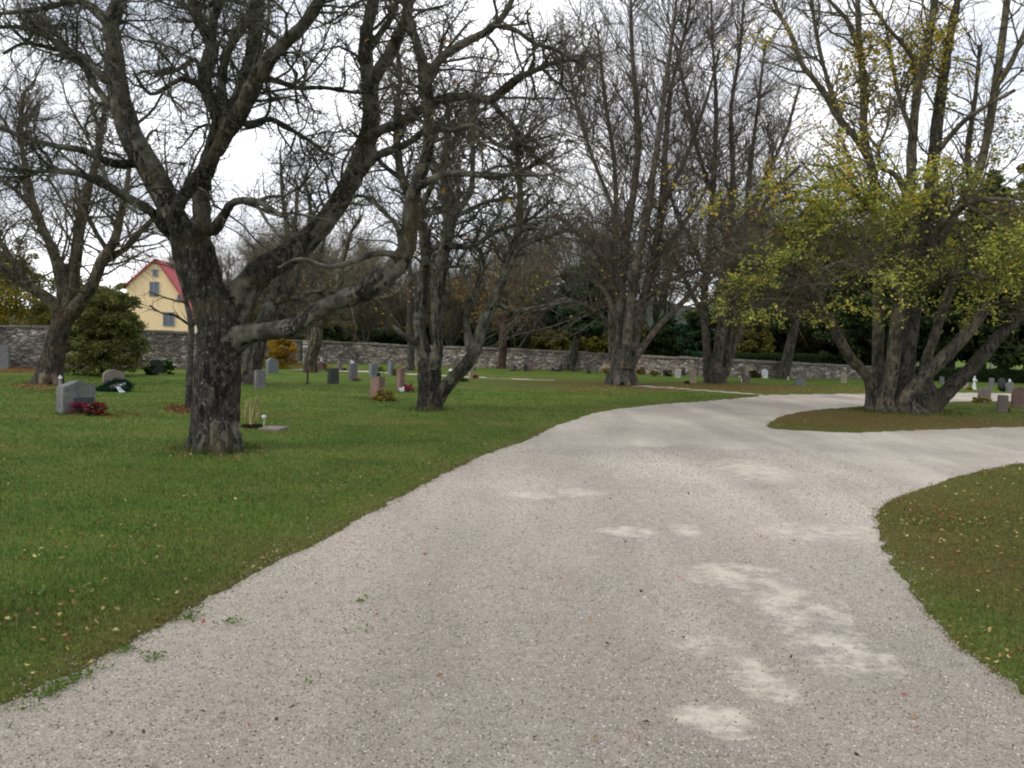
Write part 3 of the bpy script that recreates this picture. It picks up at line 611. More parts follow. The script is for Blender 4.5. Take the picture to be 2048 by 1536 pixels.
    R1 = Lm([(452, 670, 36, .1), (474, 622, 31, .1), (496, 572, 30, .15), (532, 536, 27, .2), (580, 508, 25, .25), (625, 470, 24, .3), (660, 430, 22, .35), (690, 385, 21, .4), (715, 335, 21, .4), (733, 285, 20, .4), (742, 230, 18, .4), (739, 180, 17, .4), (732, 120, 15, .4), (734, 60, 13, .4), (745, 10, 12, .4), (755, -60, 10, .4), (750, -150, 6, .4)], d)
    R1b = Lm([(740, 190, 15, .4), (752, 150, 14, .2), (778, 112, 14, .1), (796, 72, 12, 0), (812, 34, 11, -.1), (822, -10, 10, -.1), (840, -100, 6, -.1)], d)
    R1c = Lm([(742, 95, 8, .4), (765, 60, 7, .6), (785, 30, 6, .7), (800, -20, 5, .8)], d)
    R1d = Lm([(737, 275, 12, .3), (765, 258, 11, .1), (795, 247, 11, 0), (838, 222, 10, -.2), (870, 205, 10, -.3), (895, 196, 10, -.4), (942, 191, 9, -.5), (979, 199, 9, -.6), (1005, 182, 9, -.6), (1035, 160, 8, -.7), (1078, 138, 6, -.8), (1115, 122, 5, -.8), (1170, 118, 3, -.8)], d, 4, w*.4)
    R1e = Lm([(980, 199, 6, -.6), (1005, 232, 5, -.6), (1040, 268, 5, -.6), (1060, 300, 4, -.5), (1100, 330, 3, -.4)], d, 4, w)
    R1f = Lm([(722, 345, 12, .3), (747, 318, 10, .1), (785, 300, 9, -.1), (820, 282, 8, -.2), (855, 255, 6, -.3), (890, 250, 4, -.4)], d, 4, w*.5)
    R2 = Lm([(444, 700, 36, 0), (466, 682, 32, -.08), (492, 669, 24, -.15), (520, 665, 20, -.25), (555, 660, 20, -.35), (592, 655, 22, -.42), (618, 636, 19, -.5), (645, 617, 19, -.53), (690, 597, 20, -.6), (728, 583, 21, -.65), (762, 560, 25, -.68), (797, 527, 20, -.7), (814, 490, 17, -.7), (819, 455, 16, -.7), (822, 410, 15, -.7), (835, 365, 14, -.7), (853, 315, 13, -.7), (858, 260, 12, -.7), (855, 205, 12, -.7), (853, 160, 12, -.7), (838, 100, 10, -.7), (822, 50, 9, -.65), (812, 5, 8, -.6), (800, -60, 7, -.6), (800, -140, 4, -.6)], d)
    R2b = Lm([(858, 150, 11, -.7), (880, 118, 10, -.8), (908, 98, 10, -.9), (940, 80, 9, -1), (975, 62, 8, -1.1), (1008, 30, 7, -1.2), (1027, -10, 6, -1.2), (1050, -80, 4, -1.2)], d)
    R2c = Lm([(990, 50, 6, -1.1), (1030, 62, 5, -1.2), (1070, 90, 4, -1.2), (1120, 100, 4, -1.1), (1170, 130, 3, -1)], d, 4, w)
    R2d = Lm([(822, 378, 9, -.7), (846, 368, 8, -.8), (880, 351, 8, -.9), (925, 349, 7, -1), (975, 352, 6, -1.1), (1027, 345, 6, -1.1), (1065, 328, 5, -1.2), (1110, 300, 3, -1.2)], d, 4, w*.6)
    R2e = Lm([(805, 490, 8, -.7), (791, 450, 5, -.8), (762, 420, 4, -.9), (735, 395, 4, -.9), (706, 390, 3, -1)], d, 4, w*.5)
    R2f = Lm([(800, 512, 9, -.7), (760, 508, 7, -1), (700, 522, 6, -1.2), (650, 530, 5, -1.3), (600, 520, 4, -1.4), (560, 540, 3, -1.5)], d, 4, w)
    R2g = Lm([(826, 440, 7, -.7), (870, 425, 5, -.5), (920, 430, 4, -.3), (975, 400, 4, -.1), (1040, 395, 3, .1)], d, 4, w)
    R2h = Lm([(858, 240, 7, -.7), (900, 262, 5, -.9), (950, 255, 5, -1.1), (1010, 290, 4, -1.2), (1070, 250, 3, -1.3)], d, 4, w)
    limbs = [trunk]+roots+[L1, L1b, La, Lb, Lc, Ld, C1, C2, C2b, C3, C3b, C3c, C4, Cl, Cm, Cn, Co, Cp, R1, R1b, R1c, R1d, R1e, R1f, R2, R2b, R2c, R2d, R2e, R2f, R2g, R2h]
    xl = lambda s: s
    lv = [dict(n=330, ang=52, length=1.2, r_frac=.6, K=8, wander=.27, trop=.05, zmin=2.6, rmax_src=.16, radabs=.022, tmin=.1),
          dict(src=[0, 1], n=4200, ang=55, length=.45, r_frac=.6, K=5, wander=.34, trop=.03, zmin=2.5, rmax_src=.12, radabs=.010, tmin=.05),
          dict(src=[1, 2], n=25000, ang=50, length=.18, r_frac=.65, K=3, wander=.35, trop=.03, zmin=2.3, radabs=.0062, tmin=.1),
          dict(src=[2], n=9000, ang=50, length=.28, r_frac=.5, K=4, wander=.3, trop=.05, radabs=.0035, tmin=.3)]
    spec = [dict(lev=1, n=46, size=.085, cols=[(.55, .36, .05), (.5, .28, .05), (.4, .4, .08)], filter=lambda s: (s[:, 0] > -2.6) & (s[:, 0] < 1.0) & (s[:, 2] > 3), spread=.02, flat=0),
            dict(lev=2, n=22000, size=.024, cols=[(.10, .105, .075), (.13, .13, .09), (.06, .06, .04)], filter=lambda s: s[:, 2] > 0, spread=.012, flat=0)]
    build_tree('large gnarled lichen-covered bare tree at the front of the left lawn, the nearest trunk', G(430, 903), limbs, lv, BARK_A, TWIG_A, voxel=.022, leafspec=spec, name='gnarled_tree')
T1()
# ---- T2 leaning tree on the left
def T2():
    d = G(95, 770)[1]; w = .03
    tr = Lm([(93, 790, 44, 0), (96, 765, 32, 0), (104, 720, 25, 0), (114, 680, 22, 0), (124, 645, 22, 0), (130, 620, 22, 0)], d)
    rt = [Lm([(98+sx*10, 740, 14, 0), (95+sx*28, 768, 10, dy), (94+sx*42, 782, 4, dy)], d, 3) for sx, dy in ((-1, 0), (-.3, -.5), (.7, -.3), (.9, .3))]
    a_ = Lm([(126, 635, 16, 0), (100, 600, 13, -.2), (60, 575, 11, -.4), (25, 550, 10, -.6), (-10, 525, 9, -.7), (-80, 480, 6, -.8), (-150, 440, 4, -.9)], d)
    a2 = Lm([(60, 575, 8, -.4), (30, 530, 7, -.2), (5, 490, 6, 0), (-30, 440, 4, .1)], d)
    b_ = Lm([(130, 620, 16, .1), (122, 565, 12, .3), (112, 520, 11, .5), (92, 470, 10, .7), (70, 420, 9, .9), (58, 370, 8, 1), (48, 320, 6, 1.1), (40, 250, 5, 1.2), (50, 180, 4, 1.3)], d, 4, w*.5)
    b2 = Lm([(80, 440, 7, .8), (50, 400, 5, .6), (20, 370, 4, .4), (-20, 350, 3, .3)], d, 4, w)
    c_ = Lm([(132, 620, 16, 0), (146, 570, 13, -.1), (150, 520, 13, -.2), (158, 470, 12, -.2), (168, 410, 10, -.2), (185, 350, 8, -.2), (200, 280, 6, -.2), (210, 200, 4, -.2)], d, 4, w*.5)
    e_ = Lm([(134, 635, 17, 0), (165, 600, 14, -.3), (188, 560, 12, -.5), (205, 520, 11, -.6), (228, 480, 9, -.7), (240, 440, 8, -.8), (250, 390, 6, -.9), (262, 320, 4, -1)], d, 4, w*.4)
    e2 = Lm([(205, 525, 8, -.6), (245, 500, 7, -.4), (290, 455, 6, -.2), (320, 420, 4, 0)], d, 4, w*.4)
    f_ = Lm([(150, 575, 8, 0), (120, 520, 6, -.4), (95, 480, 5, -.6), (75, 460, 4, -.8)], d, 4, w*.5)
    g_ = Lm([(215, 500, 6, -.6), (195, 470, 5, -.8), (180, 440, 4, -1), (150, 400, 3, -1.1)], d, 4, w*.5)
    lv = [dict(n=170, ang=48, length=1.7, r_frac=.6, K=8, wander=.22, trop=.06, zmin=2.3, rmax_src=.16, radabs=.03),
          dict(src=[0, 1], n=1600, ang=48, length=.7, r_frac=.6, K=5, wander=.28, trop=.05, zmin=2.3, rmax_src=.12, radabs=.014),
          dict(src=[1, 2], n=7500, ang=45, length=.3, r_frac=.6, K=3, wander=.3, trop=.04, zmin=2, radabs=.008),
          dict(src=[2, 3], n=5000, ang=40, length=.32, r_frac=.6, K=3, wander=.25, trop=.06, zmin=2, radabs=.006)]
    build_tree('bare tree with slightly leaning mossy trunk on the far left, left of the big shrub', G(95, 770), [tr]+rt+[a_, a2, b_, b2, c_, e_, e2, f_, g_], lv, BARK_L, TWIG_G, voxel=.035, name='bare_tree')
T2()
# ---- T3 forked tree in the middle
def T3():
    LS[0] = .92
    d = G(858, 823)[1]; w = .03
    tr = Lm([(860, 838, 36, 0), (858, 822, 31, 0), (860, 790, 27, 0), (858, 755, 26, 0), (856, 720, 26, 0)], d)
    s1 = Lm([(852, 730, 20, 0), (843, 680, 14, 0), (838, 630, 13, .1), (846, 575, 12, .2), (852, 520, 12, .2), (846, 460, 11, .3), (825, 410, 10, .3), (803, 355, 9, .4), (797, 300, 8, .4), (792, 240, 7, .4), (800, 160, 5, .4), (790, 80, 4, .4)], d, 4, w*.5)
    s2 = Lm([(866, 735, 18, -.1), (876, 690, 13, -.2), (872, 640, 12, -.3), (874, 570, 12, -.3), (886, 500, 11, -.3), (895, 440, 10, -.3), (890, 390, 9, -.3), (888, 330, 7, -.2), (897, 260, 6, -.2), (890, 180, 4, -.2)], d, 4, w*.5)
    s2b = Lm([(890, 470, 9, -.3), (915, 420, 8, -.4), (942, 382, 7, -.4), (946, 325, 6, -.4), (942, 240, 5, -.4), (950, 160, 4, -.4)], d, 4, w*.4)
    s2c = Lm([(850, 530, 8, .1), (842, 460, 7, 0), (850, 400, 7, 0), (876, 345, 6, 0), (897, 300, 5, .1), (930, 250, 4, .2)], d, 4, w*.4)
    s2d = Lm([(873, 660, 7, -.2), (886, 610, 8, .3), (884, 560, 8, .5), (896, 500, 7, .7), (906, 430, 6, .8), (900, 350, 5, .9)], d, 4, w*.4)
    s3 = Lm([(872, 805, 16, 0), (890, 776, 15, -.1), (915, 750, 15, -.2), (940, 718, 15, -.3), (952, 690, 14, -.3), (968, 645, 12, -.4), (985, 605, 12, -.4), (1003, 565, 10, -.4), (1018, 515, 9, -.4), (1035, 460, 8, -.4), (1042, 400, 7, -.4), (1036, 330, 6, -.4), (1032, 250, 4, -.4)], d, 4, w*.3)
    s3b = Lm([(942, 700, 12, -.2), (934, 660, 8, 0), (936, 620, 7, .1), (952, 580, 7, .2), (964, 535, 6, .2), (962, 505, 5, .2), (950, 485, 4, .2), (965, 440, 3, .2)], d, 4, w*.3)
    s1b = Lm([(842, 690, 9, 0), (815, 676, 7, -.2), (795, 660, 5, -.3), (783, 650, 4, -.3)], d)
    s1c = Lm([(850, 500, 8, .2), (900, 492, 7, 0), (940, 490, 6, -.1), (985, 470, 5, -.2), (1050, 440, 4, -.3), (1110, 400, 3, -.4)], d, 4, w)
    s1d = Lm([(985, 605, 6, -.4), (1030, 620, 5, -.3), (1080, 615, 4, -.2), (1140, 600, 3, 0)], d, 4, w*.6)
    s1e = Lm([(1005, 560, 6, -.4), (1050, 490, 5, -.6), (1100, 470, 4, -.8), (1160, 465, 3, -.9)], d, 4, w)
    s1f = Lm([(803, 360, 6, .4), (770, 330, 5, .2), (740, 300, 4, 0), (700, 260, 3, -.2)], d, 4, w)
    lv = [dict(n=240, ang=50, length=1.4, r_frac=.6, K=8, wander=.26, trop=.04, zmin=2.4, rmax_src=.13, radabs=.025),
          dict(src=[0, 1], n=2300, ang=52, length=.6, r_frac=.6, K=5, wander=.32, trop=.03, zmin=2.2, rmax_src=.1, radabs=.012),
          dict(src=[1, 2], n=9000, ang=48, length=.26, r_frac=.6, K=3, wander=.33, trop=.03, zmin=2, radabs=.0065)]
    sp = [dict(lev=2, n=160, size=.08, cols=[(.5, .3, .06), (.45, .22, .05), (.4, .38, .08)], filter=lambda s: s[:, 2] > 1.5, spread=.05),
          dict(lev=2, n=9000, size=.03, cols=[(.11, .11, .08), (.06, .06, .04)], filter=lambda s: s[:, 2] > 0, spread=.015, flat=0)]
    build_tree('forked bare tree with pale lichen spots standing mid-lawn beside the reddish headstones', G(858, 823), [tr, s1, s2, s2b, s2c, s2d, s3, s3b, s1b, s1c, s1d, s1e, s1f], lv, BARK_A, TWIG_A, voxel=.03, leafspec=sp, name='bare_tree')
T3()
# ---- T4, T5 tall multi stem trees
def broom(label, base, stems, side, n1, seed, red=True, leaf=None, zmin=2.2, L1=2.2):
    d = base[1]
    lv = [dict(src=[0], n=n1, ang=50, length=L1, r_frac=.5, K=9, wander=.1, trop=.06, zmin=zmin, rmax_src=.24, radabs=.024, tmin=.1, endbias=.4),
          dict(src=[0, 1], n=n1*10, ang=40, length=L1*.42, r_frac=.6, K=6, wander=.13, trop=.05, zmin=zmin-.3, rmax_src=.1, radabs=.014, tmin=.05),
          dict(src=[1, 2], n=n1*60, ang=40, length=L1*.2, r_frac=.75, K=3, wander=.17, trop=.04, zmin=zmin-.5, radabs=.0115)]
    build_tree(label, base, stems+side, lv, BARK_G, TWIG_P if red else TWIG_G, voxel=.05, leafspec=leaf, name='multi_stemmed_tree')
def T4():
    LS[0] = .74
    d = G(1243, 770)[1]
    s = [Lm([(1243, 785, 52, 0), (1243, 765, 37, 0), (1245, 735, 32, 0), (1247, 700, 29, 0)], d),
         Lm([(1236, 740, 17, 0), (1234, 690, 14, 0), (1238, 640, 13, 0), (1243, 560, 12, .1), (1253, 470, 11, .2), (1268, 380, 10, .3), (1276, 290, 9, .3), (1272, 200, 7, .3), (1264, 100, 6, .3), (1262, 0, 4, .3), (1262, -120, 2, .3)], d),
         Lm([(1250, 735, 17, -.3), (1254, 680, 14, -.4), (1260, 620, 13, -.4), (1272, 540, 12, -.5), (1292, 440, 11, -.5), (1306, 350, 9, -.6), (1322, 240, 8, -.6), (1335, 140, 6, -.6), (1350, 30, 4, -.6), (1360, -90, 2, -.6)], d),
         Lm([(1260, 735, 16, .2), (1270, 680, 14, .3), (1282, 620, 14, .3), (1300, 550, 12, .4), (1316, 470, 10, .5), (1326, 380, 9, .5), (1332, 280, 8, .6), (1342, 180, 6, .6), (1370, 60, 4, .6), (1390, -60, 2, .6)], d),
         Lm([(1228, 730, 12, .3), (1222, 660, 9, .6), (1226, 560, 8, .8), (1232, 440, 7, 1), (1228, 320, 6, 1.2), (1210, 200, 5, 1.4), (1195, 60, 3, 1.5)], d)]
    rt = [Lm([(1243+sx*14, 740, 14, 0), (1243+sx*28, 766, 10, dy), (1243+sx*44, 778, 4, dy)], d, 3) for sx, dy in ((-1, 0), (-.3, -.8), (.4, -.8), (1, 0))]
    sd = [Lm([(1262, 735, 11, -.2), (1285, 695, 9, -.3), (1320, 650, 8, -.3), (1360, 610, 7, -.2), (1395, 570, 6, -.1), (1430, 530, 5, 0), (1480, 495, 4, .2), (1530, 475, 3, .4)], d),
          Lm([(1228, 690, 9, .1), (1216, 650, 7, 0), (1195, 628, 6, -.4), (1160, 606, 6, -.8), (1120, 600, 5, -1.1), (1085, 620, 4, -1.4), (1040, 622, 3, -1.6)], d),
          Lm([(1234, 640, 8, 0), (1215, 590, 7, .4), (1185, 560, 6, .7), (1140, 545, 5, 1.0), (1090, 560, 3, 1.2)], d),
          Lm([(1238, 600, 7, 0), (1200, 520, 6, -.5), (1160, 470, 5, -.9), (1110, 430, 4, -1.2)], d),
          Lm([(1300, 540, 8, .3), (1350, 470, 7, .3), (1400, 400, 5, .3), (1440, 320, 4, .4)], d),
          Lm([(1290, 600, 7, .3), (1340, 560, 6, 0), (1400, 540, 5, -.3), (1460, 560, 3, -.5)], d),
          Lm([(1255, 480, 7, .1), (1215, 390, 6, .3), (1180, 300, 5, .5), (1150, 200, 4, .7), (1130, 90, 3, .8)], d),
          Lm([(1320, 420, 7, .5), (1370, 320, 6, .8), (1410, 210, 4, 1), (1440, 100, 3, 1.1)], d)]
    lf = [dict(lev=2, n=420, size=.10, cols=[(.40, .36, .05), (.5, .42, .07), (.3, .32, .05)], filter=lambda s: (s[:, 2] < 6.5), spread=.08),
          dict(lev=2, n=160, size=.09, cols=[(.35, .06, .04), (.45, .16, .05)], filter=lambda s: (s[:, 2] > 4), spread=.06)]
    broom('tall bare multi-stemmed tree with broad upright crown, standing left of the path bend', G(1243, 770), s, rt+sd, 400, 3, True, lf, L1=3.3)
T4()
def T5():
    LS[0] = .8
    d = G(1430, 768)[1]
    s = [Lm([(1430, 780, 38, 0), (1430, 764, 30, 0), (1431, 735, 26, 0)], d),
         Lm([(1417, 755, 13, 0), (1413, 690, 10, 0), (1408, 610, 9, .1), (1415, 520, 8, .2), (1424, 420, 7, .3), (1430, 320, 6, .4), (1432, 200, 5, .4), (1425, 80, 3, .4), (1420, -60, 2, .4)], d),
         Lm([(1431, 755, 14, -.2), (1438, 690, 12, -.3), (1445, 620, 11, -.3), (1455, 540, 10, -.4), (1462, 440, 8, -.4), (1466, 330, 7, -.5), (1462, 220, 5, -.5), (1480, 100, 4, -.5), (1490, -40, 2, -.5)], d),
         Lm([(1445, 755, 12, .3), (1455, 690, 10, .4), (1465, 620, 10, .5), (1480, 550, 9, .6), (1492, 450, 7, .7), (1500, 340, 6, .8), (1515, 220, 4, .9), (1530, 90, 3, 1)], d),
         Lm([(1452, 750, 9, 0), (1466, 700, 7, -.1), (1482, 650, 7, -.2), (1505, 600, 6, -.3), (1540, 560, 4, -.4)], d)]
    sd = [Lm([(1410, 640, 7, .1), (1385, 590, 6, .4), (1360, 540, 5, .6), (1330, 490, 4, .8), (1290, 440, 3, 1)], d),
          Lm([(1420, 560, 6, .2), (1380, 480, 5, -.3), (1350, 420, 4, -.6), (1330, 340, 3, -.8)], d),
          Lm([(1460, 520, 7, -.3), (1510, 440, 6, -.6), (1550, 380, 4, -.8), (1600, 330, 3, -1)], d),
          Lm([(1428, 400, 6, .3), (1395, 300, 5, .5), (1375, 200, 4, .6), (1350, 90, 3, .7)], d),
          Lm([(1490, 460, 6, .6), (1530, 360, 5, .9), (1570, 270, 4, 1.2), (1600, 170, 3, 1.4)], d)]
    lf = [dict(lev=2, n=1500, size=.10, cols=[(.40, .36, .05), (.34, .36, .05), (.25, .28, .05)], filter=lambda s: (s[:, 2] < 5.5) & (s[:, 2] > 2), spread=.12)]
    broom('bare multi-stemmed tree behind the path junction, between the central tree and the leafy one', G(1430, 768), s, sd, 300, 4, True, lf, L1=2.9)
T5()
# ---- T6 big multi-stem with yellow-green leaves
def T6():
    LS[0] = .86
    d = G(1810, 826)[1]
    s = [Lm([(1752, 838, 30, 0), (1750, 815, 24, 0), (1748, 785, 18, 0), (1740, 760, 13, 0), (1722, 738, 12, -.1), (1700, 715, 12, -.2), (1672, 666, 11, -.5), (1648, 620, 10, -.8), (1630, 583, 9, -1), (1600, 555, 8, -1.2), (1560, 534, 7, -1.4), (1500, 525, 6, -1.6), (1440, 500, 4, -1.7), (1400, 490, 3, -1.8)], d),
         Lm([(1758, 830, 22, .2), (1757, 780, 15, .3), (1756, 708, 13, .4), (1757, 640, 13, .5), (1758, 560, 12, .6), (1757, 480, 11, .6), (1752, 410, 11, .7), (1744, 340, 10, .7), (1730, 285, 9, .7), (1727, 230, 8, .8), (1727, 171, 8, .8), (1720, 100, 7, .8), (1716, 30, 6, .8), (1712, -60, 4, .8)], d),
         Lm([(1742, 330, 9, .7), (1715, 280, 8, .5), (1676, 235, 8, .3), (1656, 198, 7, .2), (1625, 155, 6, .1), (1605, 130, 6, .1), (1582, 70, 5, 0), (1555, 20, 4, 0), (1530, -50, 3, 0)], d),
         Lm([(1680, 238, 7, .3), (1664, 190, 6, .6), (1648, 135, 5, .8), (1635, 80, 5, 1), (1622, 0, 4, 1.1)], d),
         Lm([(1724, 130, 6, .8), (1708, 70, 6, .6), (1690, 35, 5, .5), (1655, -5, 4, .4), (1630, -60, 3, .4)], d),
         Lm([(1775, 836, 32, -.3), (1772, 800, 20, -.3), (1783, 745, 16, -.3), (1790, 680, 15, -.3), (1797, 620, 15, -.3), (1806, 540, 14, -.2), (1815, 450, 13, -.1), (1821, 376, 12, 0), (1824, 300, 11, 0), (1830, 220, 10, 0), (1840, 150, 9, 0), (1855, 90, 9, 0), (1867, 20, 8, 0), (1875, -60, 5, 0)], d),
         Lm([(1805, 840, 34, -.3), (1806, 800, 22, 0), (1815, 740, 17, .2), (1820, 680, 17, .3), (1830, 600, 17, .4), (1845, 500, 16, .4), (1858, 400, 15, .5), (1868, 310, 14, .5), (1876, 230, 13, .5), (1888, 150, 11, .5), (1900, 70, 10, .5), (1915, 0, 9, .5), (1930, -80, 6, .5)], d),
         Lm([(1830, 838, 32, -.5), (1812, 800, 18, -.5), (1835, 770, 16, -.6), (1860, 742, 16, -.7), (1900, 703, 15, -.8), (1935, 665, 14, -.9), (1962, 628, 13, -1), (1990, 572, 12, -1.1), (2020, 530, 11, -1.2), (2060, 470, 9, -1.3), (2110, 380, 7, -1.4), (2150, 280, 5, -1.5)], d),
         Lm([(1852, 838, 34, -.3), (1862, 815, 24, -.2), (1888, 790, 20, -.2), (1930, 748, 17, -.3), (1960, 718, 16, -.4), (1992, 680, 15, -.5), (2022, 648, 14, -.6), (2070, 600, 12, -.8), (2130, 540, 9, -1), (2200, 460, 6, -1.2)], d),
         Lm([(1845, 540, 12, .3), (1880, 480, 11, .3), (1920, 410, 10, .4), (1955, 350, 10, .4), (1975, 270, 9, .5), (1990, 180, 9, .5), (2003, 90, 8, .5), (2014, 0, 7, .5), (2020, -80, 5, .5)], d),
         Lm([(1990, 175, 7, .5), (2020, 130, 6, .3), (2050, 60, 5, .2), (2080, -20, 4, .1)], d),
         Lm([(1845, 845, 30, -.2), (1842, 815, 30, -.1), (1848, 790, 26, .0), (1862, 770, 14, .1)], d),
         Lm([(1870, 800, 16, .5), (1850, 740, 12, .8), (1870, 670, 11, 1), (1900, 580, 10, 1.2), (1930, 490, 9, 1.4), (1945, 400, 8, 1.5), (1935, 310, 7, 1.6), (1950, 200, 5, 1.7), (1960, 90, 4, 1.7)], d)]
    sd = [Lm([(1817, 400, 7, 0), (1790, 350, 6, -.4), (1762, 335, 5, -.6), (1757, 300, 4, -.7), (1775, 250, 3, -.8), (1780, 200, 3, -.8)], d),
          Lm([(1840, 155, 6, 0), (1815, 100, 5, -.3), (1780, 60, 4, -.5), (1745, 10, 4, -.6), (1720, -50, 3, -.6)], d),
          Lm([(1825, 270, 6, 0), (1800, 200, 5, .5), (1785, 130, 4, .9), (1770, 40, 3, 1.1)], d),
          Lm([(1750, 420, 7, .6), (1700, 385, 6, 0), (1650, 372, 5, -.4), (1590, 390, 4, -.8), (1530, 420, 3, -1.1)], d),
          Lm([(1760, 560, 7, .4), (1710, 500, 6, -.3), (1650, 470, 5, -.8), (1580, 460, 4, -1.2), (1500, 450, 3, -1.5)], d),
          Lm([(1650, 620, 6, -.8), (1590, 600, 5, -1.1), (1530, 600, 4, -1.3), (1470, 590, 3, -1.5)], d),
          Lm([(1800, 600, 8, -.4), (1760, 540, 6, -1.2), (1700, 520, 5, -1.9), (1640, 540, 4, -2.5)], d),
          Lm([(1830, 600, 8, .3), (1880, 560, 7, -.6), (1930, 545, 6, -1.4), (1990, 560, 4, -2.0)], d),
          Lm([(1850, 500, 8, .4), (1900, 430, 7, -.4), (1960, 400, 6, -1), (2030, 400, 4, -1.5)], d),
          Lm([(1870, 310, 7, .5), (1920, 250, 6, 0), (1960, 220, 5, -.4), (2030, 180, 4, -.7)], d),
          Lm([(1820, 460, 7, -.1), (1780, 400, 6, -1), (1720, 380, 5, -1.6), (1670, 330, 4, -2)], d),
          Lm([(1700, 716, 5, -.2), (1650, 640, 4, -.6), (1600, 600, 4, -.9), (1560, 610, 3, -1)], d)]
    lv = [dict(n=400, ang=46, length=1.7, r_frac=.5, K=9, wander=.14, trop=.03, zmin=2.0, rmax_src=.2, radabs=.028, tmin=.15),
          dict(src=[0, 1], n=3200, ang=45, length=.8, r_frac=.6, K=6, wander=.18, trop=.0, zmin=2.0, rmax_src=.12, radabs=.012, tmin=.1),
          dict(src=[1, 2], n=14000, ang=42, length=.36, r_frac=.6, K=3, wander=.2, trop=0, zmin=1.8, radabs=.006),
          dict(src=[1, 2], n=3000, ang=62, length=.75, r_frac=.5, K=6, wander=.13, trop=-.055, zmin=2.0, zmax=5.6, radabs=.006, flat=.6)]
    b0 = G(1810, 826)
    def filt_low(s):
        n_ = vnoise2(s[:, 0]+s[:, 1]*.4, s[:, 2]*1.2+s[:, 1]*.5, 1.0, 61)+.75*vnoise2(s[:, 0]+s[:, 1]*.3, s[:, 2]*1.3+s[:, 1]*.6, 2.4, 62)
        return (s[:, 2] > 1.9) & (s[:, 2] < 5.0+2.6*n_) & (n_ > -.12+.10*(s[:, 2]-3)+.45*np.clip((5.9-s[:, 0])/1.5, 0, 2))
    def filt_hi(s):
        n_ = vnoise2(s[:, 0]+s[:, 1]*.4, s[:, 2]*.8+s[:, 1]*.5, .8, 63)+.6*vnoise2(s[:, 0], s[:, 2]+s[:, 1], 2.0, 64)
        return (s[:, 2] > 4.2) & (n_ > .10) & (s[:, 2] < 8.8)
    lf = [dict(levs=[4], n=21000, size=.082, cols=[(.36, .39, .085), (.45, .43, .10), (.28, .34, .07), (.50, .42, .10), (.20, .26, .055), (.13, .18, .045)], filter=filt_low, spread=.035, flat=.45),
          dict(levs=[2, 3], n=6500, size=.078, cols=[(.36, .39, .085), (.44, .41, .10), (.24, .30, .06)], filter=filt_low, spread=.05, flat=.35),
          dict(lev=2, n=8000, size=.09, cols=[(.40, .34, .05), (.48, .33, .06), (.28, .30, .05)], filter=filt_hi, spread=.06, flat=.3)]
    th = build_tree('great spreading multi-stemmed tree with yellow-green leaves on the grass island at right', b0, s+sd, lv, BARK_G, TWIG_G, voxel=.04, leafspec=lf, name='multi_stemmed_tree')
T6()
